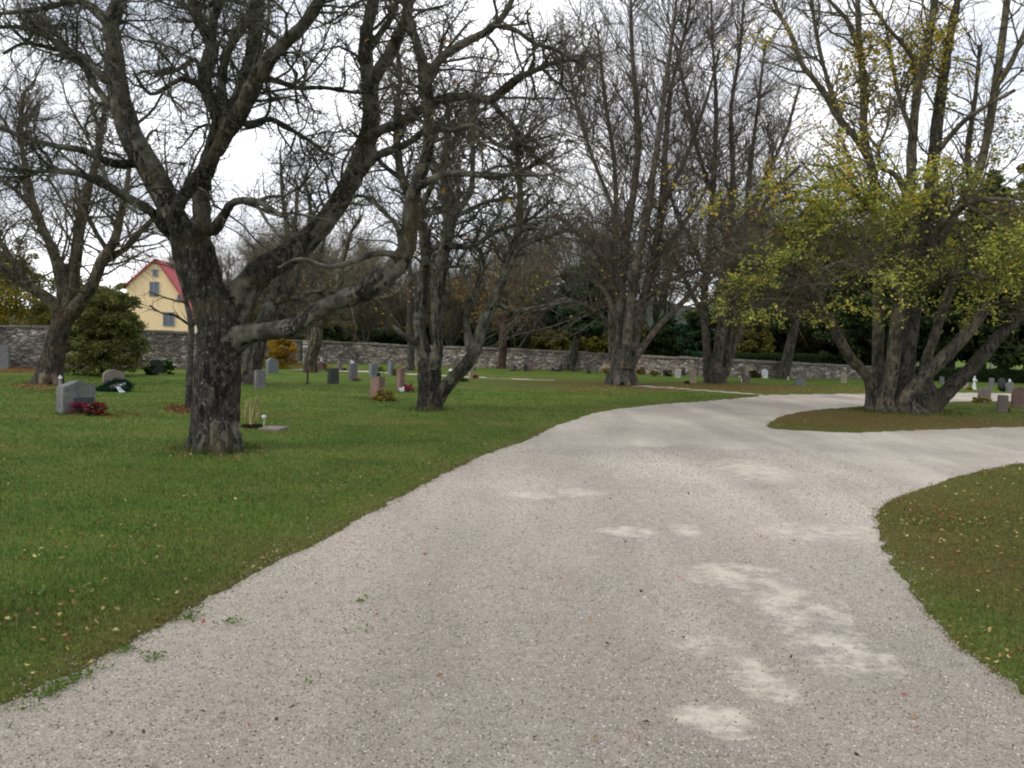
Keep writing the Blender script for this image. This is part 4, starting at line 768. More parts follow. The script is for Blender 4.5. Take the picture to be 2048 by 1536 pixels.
# ---- T7 slender, T8..T12
def simple(label, base, limbs, n1, L1, bm_, tm_, leaf=None, voxel=None, name='bare_tree', zmin=2.0, trop=.05, wander=.2, k2=6, k3=18, ang=45):
    lv = [dict(src=[0], n=n1, ang=ang, length=L1, r_frac=.6, K=7, wander=wander, trop=trop, zmin=zmin, rmax_src=.25, radabs=.03, tmin=.12),
          dict(src=[0, 1], n=n1*k2, ang=ang, length=L1*.45, r_frac=.6, K=5, wander=wander*1.15, trop=trop*.7, zmin=zmin-.2, rmax_src=.1, radabs=.014, tmin=.1),
          dict(src=[1, 2], n=n1*k3, ang=ang, length=L1*.2, r_frac=.6, K=3, wander=wander*1.2, trop=trop*.5, zmin=zmin-.4, radabs=.008)]
    return build_tree(label, base, limbs, lv, bm_, tm_, voxel=voxel, leafspec=leaf, name=name)
def others():
    LS[0] = .95
    d = G(385, 822)[1]
    simple('slender young tree with smooth grey stem just left of the big gnarled trunk', G(385, 822), [
        Lm([(376, 824, 8, 0), (377, 800, 7, 0), (379, 740, 7, 0), (381, 690, 6.5, 0), (382, 650, 6, 0), (374, 610, 5, .1), (364, 570, 4.5, .1), (350, 520, 4, .2), (346, 470, 3, .2), (330, 400, 2, .3)], d),
        Lm([(382, 655, 5, 0), (396, 630, 4, -.1), (404, 590, 3, -.2), (410, 540, 3, -.2), (405, 470, 2, -.2)], d),
        Lm([(380, 650, 3, 0), (350, 632, 3, -.2), (325, 628, 2, -.3), (300, 610, 1.5, -.4)], d, 4, .02)], 26, .8, BARK_G, TWIG_P, name='slender_tree', zmin=1.5)
    d = G(505, 770)[1]
    simple('leaning thick-trunked bare tree half hidden behind the big gnarled trunk', G(505, 772), [
        Lm([(498, 782, 26, 0), (500, 765, 21, 0), (508, 720, 19, 0), (520, 670, 18, 0), (535, 630, 17, 0), (552, 590, 11, 0), (566, 540, 8, 0), (575, 470, 6, .1), (565, 390, 4, .2), (560, 300, 2, .3)], d),
        Lm([(542, 615, 8, 0), (590, 570, 6, -.3), (600, 510, 7, -.5), (620, 440, 5, -.6), (610, 350, 3, -.7)], d, 4, .03),
        Lm([(552, 560, 7, 0), (590, 600, 5, .5), (640, 580, 4, .8), (690, 590, 3, 1)], d, 4, .05)], 60, 1.4, BARK_L, TWIG_A, voxel=.04, wander=.27, k3=18)
    d = G(620, 745)[1]
    simple('dark bare tree behind the dark grey headstone, in front of the gate gap', G(620, 745), [
        Lm([(618, 755, 22, 0), (620, 740, 16, 0), (626, 700, 13, 0), (634, 660, 13, 0), (630, 620, 10, 0), (615, 570, 8, .2), (600, 510, 7, .3), (590, 440, 5, .4), (600, 370, 3, .5)], d, 4, .03),
        Lm([(636, 655, 10, 0), (660, 610, 8, -.4), (680, 560, 7, -.6), (690, 500, 5, -.8), (720, 430, 3, -1)], d, 4, .04),
        Lm([(634, 640, 8, .2), (650, 590, 6, .6), (640, 530, 5, 1), (650, 460, 3, 1.3)], d, 4, .04),
        Lm([(655, 620, 6, -.3), (710, 590, 5, -.4), (760, 600, 4, -.5), (800, 580, 3, -.6)], d, 4, .05)], 90, 1.6, BARK_L, TWIG_G, voxel=.05, wander=.25, k3=18, leaf=[dict(lev=2, n=110, size=.11, cols=[(.34, .19, .05), (.4, .28, .07)], filter=lambda s: s[:, 2] < 4, spread=.1)])
    d = G(825, 742)[1]
    simple('thin dark trunk close behind the forked tree', G(823, 742), [Lm([(823, 745, 9, 0), (822, 700, 7, 0), (818, 640, 6, 0), (822, 560, 5, 0), (812, 480, 4, 0), (815, 400, 2, 0)], d, 4, .03)], 50, 1.6, BARK_G, TWIG_G, zmin=2.5)
    d = G(1003, 739)[1]
    simple('small tree with orange-brown trunk and rusty leaves against the middle wall', G(1003, 739), [
        Lm([(1002, 745, 14, 0), (1003, 735, 11, 0), (1005, 700, 9, 0), (1008, 660, 9, 0), (1010, 620, 7, 0), (1005, 560, 5, 0), (1010, 500, 3, 0)], d, 4, .02),
        Lm([(1008, 660, 6, 0), (980, 620, 4, .3), (960, 580, 3, .5)], d, 4, .02), Lm([(1010, 640, 6, 0), (1040, 600, 4, -.3), (1070, 560, 3, -.5)], d, 4, .02)], 70, 1.6, BARK_B, TWIG_G, zmin=1.9,
        leaf=[dict(lev=2, n=1500, size=.13, cols=[(.33, .17, .04), (.26, .14, .04), (.38, .24, .06), (.2, .17, .05)], filter=lambda s: s[:, 2] < 4.6, spread=.15)], name='orange_leaved_tree')
others()
# leafy clouds ------------------------------------------------------
def cloud(ells, n, leaf, cols, ncl=40, cs=.28, flat=.2, r=rng):
    """ells: list of (cx,cy,cz,rx,ry,rz)"""
    ells = np.array(ells, float); vol = ells[:, 3]*ells[:, 4]*ells[:, 5]; cl = []
    for e, v in zip(ells, vol/vol.sum()):
        k = max(4, int(ncl*v)); u = nrm(r.normal(size=(k, 3)))*(r.random((k, 1))**.33); sz = cs*(e[3]*e[4]*e[5])**(1/3)*r.uniform(.6, 1.3, (k, 1)); cl.append(np.hstack([e[:3]+u*e[3:6], sz]))
    cl = np.concatenate(cl); bright = r.uniform(.7, 1.25, len(cl)); ii = r.integers(0, len(cl), n)
    off = nrm(r.normal(size=(n, 3)))*(r.random((n, 1))**.5)*[1.25, 1.25, .75]; pos = cl[ii, :3]+off*cl[ii, 3:4]; pos[:, 2] = np.maximum(pos[:, 2], .03)
    return leaves_at(pos, leaf, np.clip(pick(cols, n, .2)*bright[ii][:, None], 0, 1), flat)
OLIVE = [(.12, .125, .026), (.16, .15, .034), (.085, .10, .022), (.21, .175, .045)]
DKGREEN = [(.030, .050, .020), (.042, .066, .024), (.022, .036, .016), (.065, .078, .028)]
PINEG = [(.032, .07, .03), (.045, .092, .04), (.026, .05, .026)]
BROWNG = [(.12, .105, .045), (.09, .092, .034), (.15, .13, .05), (.06, .07, .026)]
YEL = [(.42, .30, .035), (.34, .25, .04), (.26, .23, .035), (.48, .36, .06)]
def bush(label, px0, px1, top, base_py, depth, cols, n, leaf, name='shrub', cat='shrub', group=None, stem=True, mtl=LEAF, ells=None, zlift=0):
    c = P((px0+px1)/2, base_py, depth); w = (px1-px0)/2*depth/F; zt = P((px0+px1)/2, top, depth)[2]; z0 = zlift; h = zt-z0
    base = np.array([c[0], depth, 0]); th = thing(name, label, cat, base, 0, group)
    es = ells or [(0, 0, z0+h*.42, w*.9, w*.75, h*.42), (-w*.35, .1, z0+h*.62, w*.55, w*.5, h*.34), (w*.3, -.1, z0+h*.66, w*.5, w*.5, h*.33)]
    V, F_, cc = cloud(es, n, leaf, cols, ncl=420 if n > 20000 else 100, cs=.23 if n > 20000 else .27); mb = MB(); mb.add(V, F_, cc); link('foliage' if cat == 'shrub' else 'crown', mb.mesh('foliage', False), mtl, th)
    k = 9; st = np.zeros((k, 5, 3)); a_ = rng.uniform(0, 6.28, k)
    for i in range(5): st[:, i] = np.stack([np.cos(a_)*w*.5*i/4, np.sin(a_)*w*.5*i/4, np.full(k, z0*.0+h*.75*i/4+z0*(i > 0))], -1)
    V, F_ = tubes(st, np.repeat(np.linspace(.03, .01, 5)[None], k, 0), 5); sb = MB(); sb.add(V, F_); link('stems' if cat == 'shrub' else 'trunk', sb.mesh('stems'), BARK_B, th); return th
bush('big loose olive-green shrub in front of the wall, between leaning tree and house view', 118, 292, 548, 738, 25.0, [(.14, .16, .05), (.175, .19, .06), (.10, .12, .04), (.23, .225, .08)], 42000, .085, name='large_shrub',
     ells=[(0, 0, .75, 1.3, .9, .8), (-.1, .1, 1.5, 1.2, .8, .8), (.3, -.1, 1.9, .95, .7, .7), (-.5, 0, 1.9, .75, .7, .7), (.15, .1, 2.35, .6, .5, .5), (.8, 0, 1.3, .55, .5, .9), (-.9, 0, .8, .5, .5, .7), (0, -.2, 1.3, .9, .6, .8)])
bush('clipped golden-yellow hedge bush in front of the wall end, behind the blue-grey headstones', 528, 588, 679, 737, 33.0, [(.36, .22, .03), (.30, .2, .03), (.42, .28, .045), (.2, .15, .03)], 9000, .07, name='golden_hedge', cat='hedge', ells=[(0, 0, .6, .62, .55, .6), (-.25, 0, .9, .42, .5, .33), (.28, 0, .9, .38, .5, .33), (.2, -.1, .3, .5, .5, .35), (-.25, -.1, .3, .45, .5, .35)])
# conifers / evergreens
def conifer(label, px, top, base_py, depth, hw, cols, n, leaf, trunk_to=.35, tw=.18, group=None, layered=True, lean=0, base_c=.22, name='evergreen_tree', cat='tree', bm_=BARK_G):
    c = P(px, base_py, depth); zt = P(px, top, depth)[2]; base = np.array([c[0], depth, 0]); th = thing(name, label, cat, base, 0, group)
    tr = np.array([[[lean*t*1.0+.05*math.sin(t*5), .05*math.cos(t*4), t*zt*.96] for t in np.linspace(0, 1, 9)]]); V, F_ = tubes(tr, np.linspace(tw, .02, 9)[None], 9); mb = MB(); mb.add(V, F_)
    es = []; L_ = 9 if layered else 5; bs = []
    for i in range(L_):
        t = base_c+(1-base_c)*i/(L_-1)*.95; rr = hw*depth/F*(1-((t-base_c)/(1-base_c))**1.4*.8)*(.75 if t < base_c+.1 else 1)
        for k in range(5):
            a_ = rng.uniform(0, 6.28); q = rr*rng.uniform(.35, .65); es.append((lean*t+math.cos(a_)*q, math.sin(a_)*q, zt*t*.95+rng.uniform(-.15, .15), rr*.5, rr*.5, zt*.055 if layered else zt*.12))
            bs.append([[lean*t, 0, zt*t*.9], [lean*t+math.cos(a_)*q*.5, math.sin(a_)*q*.5, zt*t*.94], [lean*t+math.cos(a_)*q, math.sin(a_)*q, zt*t*.95]])
    V, F_ = tubes(np.array(bs), np.repeat(np.array([[.05, .035, .015]])*tw/.18, len(bs), 0), 4); mb.add(V, F_); link('trunk', mb.mesh('trunk'), bm_, th)
    V, F_, cc = cloud(es, n, leaf, cols, ncl=len(es)*5, cs=.42); fb = MB(); fb.add(V, F_, cc); link('crown', fb.mesh('crown', False), NEEDLE, th); return th
dT11 = G(1138, 742)[1]
conifer('dark pine with slightly leaning bare trunk just inside the middle wall', 1138, 520, 742, dT11, 115, PINEG, 24000, .17, lean=.9, base_c=.48, tw=.26)
conifer('evergreen with curved leaning trunk near the right wall, left of the leafy multi-stemmed tree', 1566, 400, 758, G(1566, 758)[1], 120, DKGREEN, 26000, .17, lean=1.1, base_c=.42, tw=.26)
EV = [(1085, 560, 48, 95, PINEG, 'green pine beyond the wall, left of the leaning dark pine'), (1190, 545, 52, 80, DKGREEN, 'dark evergreen beyond the wall, just left of the central multi-stemmed trunk'), (1330, 628, 46, 70, PINEG, 'low green pine beyond the wall, right of the central trunk'), (1385, 622, 44, 62, PINEG, 'bushy dark pine beyond the wall, left of the bare tree at the junction'),
      (1490, 470, 44, 110, DKGREEN, 'tall dark evergreen behind the clipped hedge, leftmost of the dark row'), (1640, 400, 46, 130, DKGREEN, 'dark evergreen in the right background, right of the leaning evergreen'), (1720, 430, 40, 110, DKGREEN, 'black-green evergreen directly left behind the leafy tree stems'), (1850, 380, 42, 150, DKGREEN, 'broad dark evergreen directly behind the leafy tree'), (1960, 340, 40, 130, DKGREEN, 'tall dark evergreen behind the right stems of the leafy tree'), (2060, 300, 38, 150, DKGREEN, 'dark evergreen at the right edge of the view'), (1560, 450, 50, 120, DKGREEN, 'dark evergreen far behind the leaning evergreen trunk'), (1785, 420, 48, 140, DKGREEN, 'dark evergreen far back between the leafy tree stems'), (1900, 440, 50, 140, DKGREEN, 'lower dark evergreen far back right of the leafy tree trunk'), (2010, 420, 50, 140, DKGREEN, 'lower dark evergreen behind the right frame edge stones')]
for px, top, dp, hw, cs_, lb in EV: conifer(lb, px, top, 740, dp, hw*1.25, cs_, 24000, .23, base_c=.1 if px < 1480 else .16, group='evergreens in the background', tw=.3)
# shrubs and small trees beyond the wall
BK = [(60, 170, 600, 655, 50, OLIVE), (-40, 95, 478, 655, 55, OLIVE), (-90, 40, 500, 655, 46, YEL[:3]+OLIVE), (95, 215, 548, 655, 60, OLIVE), (190, 262, 570, 655, 66, OLIVE), (405, 490, 560, 655, 60, OLIVE),
      (480, 600, 575, 655, 55, BROWNG), (560, 690, 540, 655, 60, BROWNG), (650, 770, 612, 700, 50, OLIVE), (690, 800, 560, 700, 58, BROWNG), (760, 860, 590, 700, 54, OLIVE), (840, 960, 560, 700, 58, BROWNG), (900, 1000, 600, 700, 50, BROWNG), (990, 1080, 640, 700, 48, OLIVE), (1150, 1205, 672, 700, 42, [(.22, .20, .035), (.15, .15, .03), (.09, .10, .025)]),
      (1060, 1130, 670, 700, 44, OLIVE), (1215, 1300, 640, 700, 46, OLIVE), (1290, 1350, 655, 700, 40, DKGREEN), (1440, 1540, 640, 700, 42, OLIVE), (1520, 1640, 650, 720, 45, OLIVE), (640, 720, 650, 700, 46, DKGREEN), (720, 830, 655, 700, 46, DKGREEN), (830, 930, 650, 700, 45, DKGREEN), (930, 1060, 660, 700, 44, DKGREEN)]
BL = ['yellowing shrub beyond the tall wall, behind the leaning mossy trunk', 'olive tree crown rising beyond the wall at the far left', 'golden shrub beyond the wall at the left frame edge', 'olive shrub beyond the wall above the big green shrub', 'olive shrub just left of the yellow house', 'olive tree beside the lamp post, right of the yellow house', 'brown thicket shrub beyond the wall right of the big trunk', 'tall brownish thicket above the golden hedge', 'olive shrub beyond the wall behind the dark bare tree', 'brown thicket left of the forked tree', 'olive shrub directly behind the forked tree', 'brown thicket right of the forked tree', 'russet shrub between forked tree and orange-leaved tree', 'olive shrub right of the orange-leaved tree', 'bright yellow shrub just over the wall, right of the leaning pine', 'small olive shrub behind the pine trunk', 'olive shrub behind the central trunk', 'dark shrub over the wall between the two central trees', 'olive shrub above the right wall, left of the hedge', 'olive shrub above the clipped dark hedge', 'dark green shrub on the wall top, right of the gate', 'dark green shrub over the wall above the pale headstones', 'dark green shrub seen between the stems of the forked tree', 'dark green shrub left and right of the orange-brown trunk']
for (a_, b_, tp, bs, dp, cs_), lb in zip(BK, BL): bush(lb, a_-12, b_+12, tp-(14 if cs_ is BROWNG or cs_ is OLIVE else 0), bs, dp, cs_, 9000, .19, name='background_shrub', group='shrubs and thicket beyond the wall')
# bare trees beyond the wall: one prototype family, copied
def auto_tree(seed, h=7.5, spread=.55, nst=3):
    limbs = []; r_ = np.random.default_rng(seed); tk = [[0, 0, 0, .2], [.05, 0, h*.12, .16], [.0, .05, h*.25, .14]]; limbs.append(catmull(tk, 3))
    for k in range(nst+4):
        a_ = k*2.4+r_.uniform(-.4, .4); z0 = h*(.12+.06*(k % 4)); e = r_.uniform(.5, 1.2)*spread; hh = h*r_.uniform(.75, 1.0); pts = [[0, 0, z0, .11]]
        for t in (.25, .5, .75, 1): pts.append([math.cos(a_)*e*h*.42*t**.8+r_.normal()*.12, math.sin(a_)*e*h*.42*t**.8+r_.normal()*.12, z0+(hh-z0)*t, .09*(1-t)+.012])
        limbs.append(catmull(pts, 4))
    return limbs
protos = []
def bare_proto(seed, lab, pos, h, cols, tm_, **k):
    base = np.array([pos[0], pos[1], 0]); ls = [c+np.array([base[0], base[1], 0, 0]) for c in auto_tree(seed, h)]
    lf = [dict(lev=2, n=2200, size=.13, cols=cols, filter=lambda s: s[:, 2] > 1, spread=.12)] if cols else None
    lv = [dict(src=[0], n=120, ang=42, length=2.0, r_frac=.6, K=7, wander=.15, trop=.05, zmin=1.2, rmax_src=.2, radabs=.035),
          dict(src=[0, 1], n=1300, ang=42, length=1.0, r_frac=.6, K=5, wander=.2, trop=.04, zmin=1.2, rmax_src=.12, radabs=.018), dict(src=[1, 2], n=10000, ang=40, length=.55, r_frac=.8, K=3, wander=.2, trop=.02, zmin=1, radabs=.014)]
    return build_tree(lab, base, ls, lv, BARK_G, TWIG_F, leafspec=lf, name='background_tree', group='bare trees beyond the wall', twigs_sides=(4, 3, 3, 3))
def copy_thing(root, loc, rz, sc, label):
    r = root.copy(); COL.objects.link(r); r.location = loc; r.rotation_euler[2] = rz; r.scale = (sc, sc, sc); r['label'] = label
    for ch in root.children: c = ch.copy(); COL.objects.link(c); c.parent = r
    return r
pr = [bare_proto(11, 'bare brownish tree beyond the wall, left of the forked tree top', P(690, 700, 50), 8.2, [(.13, .12, .05), (.17, .14, .055)], TWIG_P),
      bare_proto(12, 'bare olive-twigged tree beyond the wall, right of the forked tree', P(1010, 700, 52), 8.6, [(.13, .13, .04), (.2, .17, .05)], TWIG_G),
      bare_proto(13, 'bare tree beyond the wall behind the house side of the big trunk', P(455, 700, 56), 7.8, None, TWIG_P)]
CP = [(0, 590, 54, 1.0, 'bare tree beyond the wall above the golden hedge'), (1, 770, 48, .72, 'bare tree beyond the wall behind the long low limb'), (2, 865, 58, .85, 'bare tree beyond the wall in line with the forked tree'), (0, 940, 46, .7, 'bare tree beyond the wall between forked tree and orange-brown trunk'),
      (2, 1090, 55, 1.15, 'bare tree beyond the wall above the leaning pine'), (1, 1170, 50, 1.05, 'bare tree beyond the wall left of the central upright crown'), (0, 545, 60, 1.1, 'tall bare tree far beyond the wall right of the lamp post'), 
      (0, 330, 100, 1.3, 'bare tree standing behind the yellow house'), (1, 1560, 60, 1.2, 'bare tree far behind the clipped hedge'), (2, 1690, 62, 1.35, 'bare tree far behind, left of the leafy tree'), (1, 620, 45, .85, 'smaller bare tree beyond the wall by the gate gap'), (0, 730, 42, .72, 'low bare tree close behind the wall, right of the gate gap'), (2, 820, 44, .72, 'low bare tree close behind the wall and the thin dark trunk'), (1, 900, 43, .75, 'low bare tree close behind the wall, right of the forked tree stems'),
      (2, 1050, 44, .8, 'low bare tree close behind the wall, right of the orange-brown trunk'), (0, 1230, 56, 1.1, 'bare tree beyond the wall directly behind the central crown'), (1, 1310, 60, 1.1, 'bare tree beyond the wall between the two central crowns'), (2, 560, 50, 1.0, 'bare tree beyond the wall seen through the fork of the big tree'), 
      (1, 1500, 55, 1.25, 'bare tree behind the right wall, right of the junction tree'), (2, 1590, 50, 1.3, 'tall bare tree behind the hedge rising over the leafy boughs')]
for k, px, dp, s_, lb in CP:
    p = P(px, 700, dp); copy_thing(pr[k], (float(p[0]), float(p[1]), 0), rng.uniform(0, 6.28), s_, lb)

# clipped dark hedge on the right (foliage over a solid body)
def hedge(x0, x1, y0, top_y, zlo, lab, rows):
    a0 = G(x0, y0); a1 = G(x1, y0+rows); top = P(x0+20, top_y, a0[1])[2]; c = (a0+a1)/2; th = thing('clipped_hedge', lab, 'hedge', (c[0], c[1]-.2, 0))
    L_ = np.linalg.norm((a1-a0)[:2]); an = math.atan2(a1[1]-a0[1], a1[0]-a0[0]); n = 26000
    u = rng.uniform(-.5, .5, n)*L_; v_ = rng.uniform(-.45, .45, n); z = zlo+rng.random(n)*(top-zlo)
    e = rng.integers(0, 3, n); v_ = np.where(e == 0, -.45+rng.normal(size=n)*.05, v_); z = np.where(e == 1, top+rng.normal(size=n)*.04+vnoise2(u, v_, 2, 71)*.1, z)
    x = u*math.cos(an)-v_*math.sin(an); y = u*math.sin(an)+v_*math.cos(an)
    V, F_, cc = leaves_at(np.stack([x, y, z], -1), .085, pick(DKGREEN[:3], n)); mb = MB(); mb.add(V, F_, cc); link('foliage', mb.mesh('foliage', False), NEEDLE, th)
    m_ = MB(); k = 5; st = np.zeros((k, 3, 3)); uu = np.linspace(-.48, .48, k)*L_
    st[:, :, 0] = (uu*math.cos(an))[:, None]; st[:, :, 1] = (uu*math.sin(an))[:, None]; st[:, :, 2] = np.array([0, .5, 1.0])*top*.9
    V, F_ = tubes(st[:1], np.full((1, 3), .03), 5); m_.add(V, F_); link('stems', m_.mesh('stems'), BARK_B, th)
hedge(1474, 1745, 752, 710, .45, 'long clipped dark green hedge in front of the low right wall', 0)
hedge(1760, 2120, 760, 736, .05, 'low dark ivy hedge on the far right behind the white angel figure', 8)

# ------------------------------------------------------------------ house
def house():
    dp = 85.0; ap = P(313, 520, dp); ev = P(313, 618, dp); hw = 65*dp/F; zt = ap[2]; ze = ev[2]; Lh = 8.5
    th = thing('yellow_house', 'yellow gabled house with red roof beyond the wall on the left', 'house', (ap[0], dp, 0), R(10))
    YM = plain('yellow_render', (.80, .61, .37), .9); RM, nt, b, o = mat('red_roof'); v = mapped(nt)
    w_ = N(nt, 'ShaderNodeTexWave', wave_type='BANDS', bands_direction='Y'); w_.inputs['Scale'].default_value = 1.2; nt.links.new(v, w_.inputs['Vector'])
    nt.links.new(mixc(nt, ramp(nt, tnoise(nt, v, 3, 4), [(.3, (0, 0, 0)), (.7, (1, 1, 1))]), (.30, .065, .07), (.42, .11, .115)), b.inputs['Base Color']); bump(nt, b, w_.outputs['Fac'], .5, .05)
    hl = 56*dp/F; zl = P(313, 574, dp)[2]
    prof = [(-hl, 0), (hw, 0), (hw, ze), (0, zt), (-hl, zl)]
    me = prism_mesh('wall', prof, Lh, 0); me.transform(Matrix.Translation((0, Lh/2, 0))); wl = link('wall', me, YM, th)
    for s in (-1, 1):
        hx, hz = (hl, zl) if s == -1 else (hw, ze); sl_ = math.hypot(hx, zt-hz); an = math.atan2(zt-hz, hx)
        me = prism_mesh('roof', [(-.45, -.02), (sl_+.0, -.02), (sl_+.0, .16), (-.45, .16)], Lh+.7, .02)
        me.transform(Matrix.Rotation(-an, 4, 'Y')); 
        if s == 1: me.transform(Matrix.Scale(-1, 4, (1, 0, 0))); me.flip_normals()
        me.transform(Matrix.Translation((s*hx, Lh/2, hz+.02))); link('roof', me, RM, th)
    WH = plain('white_trim', (.75, .74, .7), .6); GL, nt, b, o = mat('window_glass'); b.inputs['Base Color'].default_value = (.04, .06, .09, 1); b.inputs['Roughness'].default_value = .12; b.inputs['Specular IOR Level'].default_value = .8
    GR = plain('grey_trim', (.2, .22, .25), .6)
    def win(px, py, w, h, two=False, dark=False):
        c = P(px, py, dp); x = (c[0]-ap[0])/math.cos(R(10)); z = c[2]; W_, H_ = w*dp/F, h*dp/F; f = MB()
        for dx, dz, sx, sz in ((0, H_/2, W_+.12, .09), (0, -H_/2, W_+.12, .09), (-W_/2, 0, .09, H_-.02), (W_/2, 0, .09, H_-.02))+(((0, 0, .08, H_-.02),) if two else ()): box(f, (dx, 0, dz), (sx, .1, sz))
        o_ = link('window', f.mesh('window', False), GR if dark else WH, th, (x, -.05, z)); g = MB(); box(g, (0, .02, 0), (W_-.05, .03, H_-.05)); link('pane', g.mesh('pane', False), GL, o_)
    win(309, 578, 16, 27, True, True); win(311, 546, 8, 13, False, True); win(356, 596, 6, 12, False, True); win(336, 638, 20, 26, True, True)
    m_ = MB(); V, F_ = lathe([(.13, 0), (.13, ze-.3), (.16, ze-.25), (.16, ze-.15)], 10); m_.add(V+np.array([hw+.55, .3, 0]), F_); link('porch_post', m_.mesh('porch_post'), WH, th)
    m_ = MB(); box(m_, (.6, 4.5, zt+.1), (.6, .6, 1.2)); link('chimney', m_.mesh('chimney', False), ST['brown'], th)
house()
def lamp():
    dp = 58; b0 = P(457, 700, dp); zt = P(460, 500, dp)[2]; th = thing('street_lamp', 'thin grey street lamp post beyond the wall, right of the big trunk', 'street lamp', (b0[0], dp, 0))
    gm = plain('galvanised_steel', (.5, .52, .54), .5, .3); m_ = MB(); V, F_ = lathe([(.09, 0), (.09, .4), (.075, .5), (.05, zt)], 10); m_.add(V, F_); link('pole', m_.mesh('pole'), gm, th)
    m_ = MB(); V, F_ = tubes(np.array([[[0, 0, zt-.03], [-.3, 0, zt+.1], [-.75, 0, zt+.14]]]), np.full((1, 3), .035), 7); m_.add(V, F_); link('arm', m_.mesh('arm'), gm, th)
    link('lamp_head', prism_mesh('lamp_head', [(-1.25, .1), (-.7, .08), (-.68, .18), (-.9, .24), (-1.2, .2)], .26, .02), gm, th)
lamp()

# ------------------------------------------------------------------ graves
def profile(kind, w, h):
    x = w/2
    if kind == 'round': return [(-x, 0), (x, 0), (x, h*.72)]+[(x*math.cos(t), h*.72+h*.28*math.sin(t)) for t in np.linspace(.2, math.pi-.2, 9)]+[(-x, h*.72)]
    if kind == 'peak': return [(-x, 0), (x, 0), (x, h*.86), (x*.55, h*.92), (x*.1, h), (-x*.1, h), (-x*.55, h*.92), (-x, h*.86)]
    if kind == 'shoulder': return [(-x, 0), (x, 0), (x, h*.84), (x*.7, h*.86)]+[(x*.7*math.cos(t), h*.86+h*.14*math.sin(t)) for t in np.linspace(.3, math.pi-.3, 7)]+[(-x*.7, h*.86), (-x, h*.84)]
    if kind == 'rough': return [(-x, 0), (x*1.02, 0), (x*.95, h*.5), (x*.8, h*.88), (x*.3, h), (-x*.25, h*.96), (-x*.7, h*.9), (-x*.97, h*.45)]
    if kind == 'taper': return [(-x, 0), (x, 0), (x*.86, h), (-x*.86, h)]
    return [(-x, 0), (x, 0), (x, h), (-x, h)]
def grave(label, x0, x1, top, base, kind, mt, yaw=50, thick=None, tilt=0, plate=None, plinth=False, z=0, wfac=1.0):
    cx = (x0+x1)/2; b_ = G(cx, base); d = b_[1]; h = P(cx, top, d)[2]; ww = (x1-x0)*d/F
    y = R(yaw); t = thick or .18; v = nrm(np.array([-b_[0], -b_[1]])); n_ = np.array([math.sin(y), -math.cos(y)]); l_ = np.array([-math.cos(y), -math.sin(y)])
    w = max(.16, (ww-t*abs(l_@v))/max(.35, abs(n_@v)))*wfac
    th = thing('headstone', label, 'headstone', (b_[0], b_[1]+t*.3, 0), y, 'headstones')
    me = prism_mesh('slab', profile(kind, w, h), t, .014 if kind != 'rough' else .03, .012 if kind == 'rough' else 0)
    if tilt: me.transform(Matrix.Rotation(R(tilt), 4, 'Y'))
    me.transform(Matrix.Translation((0, 0, -.02))); link('slab', me, ST[mt], th)
    if plinth:
        m_ = MB(); box(m_, (0, -.0, .04), (w+.16, t+.16, .12)); link('plinth', m_.mesh('plinth', False), ST['dark' if mt == 'dark' else 'grey'], th)
    if plate:
        m_ = MB()
        for (px_, pz, pw, ph) in plate: box(m_, (px_*w, -t/2-.004, pz*h), (pw*w, .012, ph*h))
        link('inscription_panel', m_.mesh('inscription_panel', False), PANEL, th)
    return th
PANEL = plain('dark_inscription', (.055, .06, .06), .5)
grave('tall grey headstone against the wall at the left frame edge', -28, 16, 690, 741, 'flat', 'grey', 12)
grave('large grey headstone with peaked top and dark panel behind the pink heathers', 112, 184, 760, 831, 'peak', 'grey', 58, .24, plate=[(.12, .42, .62, .17)])
grave('squat brown headstone behind the rounded one with the wreath', 208, 236, 711, 741, 'flat', 'brown', 40, .2)
grave('rounded pinkish-grey headstone with a dark wreath leaning at its foot', 204, 246, 738, 779, 'round', 'brown', 40, .2)
grave('low dark rough boulder headstone left of the small round box bush', 289, 326, 717, 748, 'rough', 'dark', 30, .3)
grave('small plain grey headstone right of the big gnarled trunk', 507, 530, 739, 779, 'flat', 'grey', 42, .16)
grave('pale blue-grey headstone with rounded top in front of the golden hedge', 530, 556, 715, 748, 'round', 'blue', 55, .18)
grave('low dark red headstone left half hidden by the dark bare tree', 630, 646, 722, 742, 'rough', 'red', 30, .2)
grave('small brownish headstone at the back between dark and light grey stones', 673, 685, 721, 741, 'round', 'brown', 35, .14)
grave('broad dark grey headstone nearest to the thin black stake', 653, 678, 735, 768, 'taper', 'dark', 48, .2)
grave('light grey headstone with a white ornament on top', 695, 715, 727, 761, 'flat', 'grey', 48, .16)
grave('medium blue-grey headstone behind the tilted red stone', 737, 756, 727, 754, 'flat', 'blue', 48, .16)
grave('narrow tall blue-grey headstone near the wall, behind the tall reddish one', 776, 787, 721, 752, 'flat', 'blue', 48, .18)
grave('tall narrow reddish-brown headstone left of the forked tree', 792, 809, 735, 784, 'flat', 'red', 48, .18)
grave('tilted reddish granite headstone above the yellow-leaved grave shrub', 737, 767, 752, 801, 'flat', 'red', 62, .26, tilt=5)
grave('small grey headstone peeking behind the tall reddish-brown one', 806, 815, 731, 744, 'round', 'grey', 40, .14)
grave('dark narrow headstone seen between the stems of the forked tree', 873, 881, 740, 763, 'flat', 'dark', 40, .12)
grave('beige narrow headstone right of the forked tree beside red flowers', 937, 947, 735, 758, 'flat', 'beige', 35, .12)
grave('small grey headstone with red-white flowers near the middle wall', 1020, 1028, 727, 741, 'flat', 'grey', 20, .12)
grave('narrow black headstone near the middle wall left of a pinkish one', 1048, 1054, 729, 745, 'flat', 'dark', 20, .1)
grave('narrow pinkish headstone near the middle wall right of a black one', 1058, 1064, 724, 745, 'flat', 'red', 20, .1)
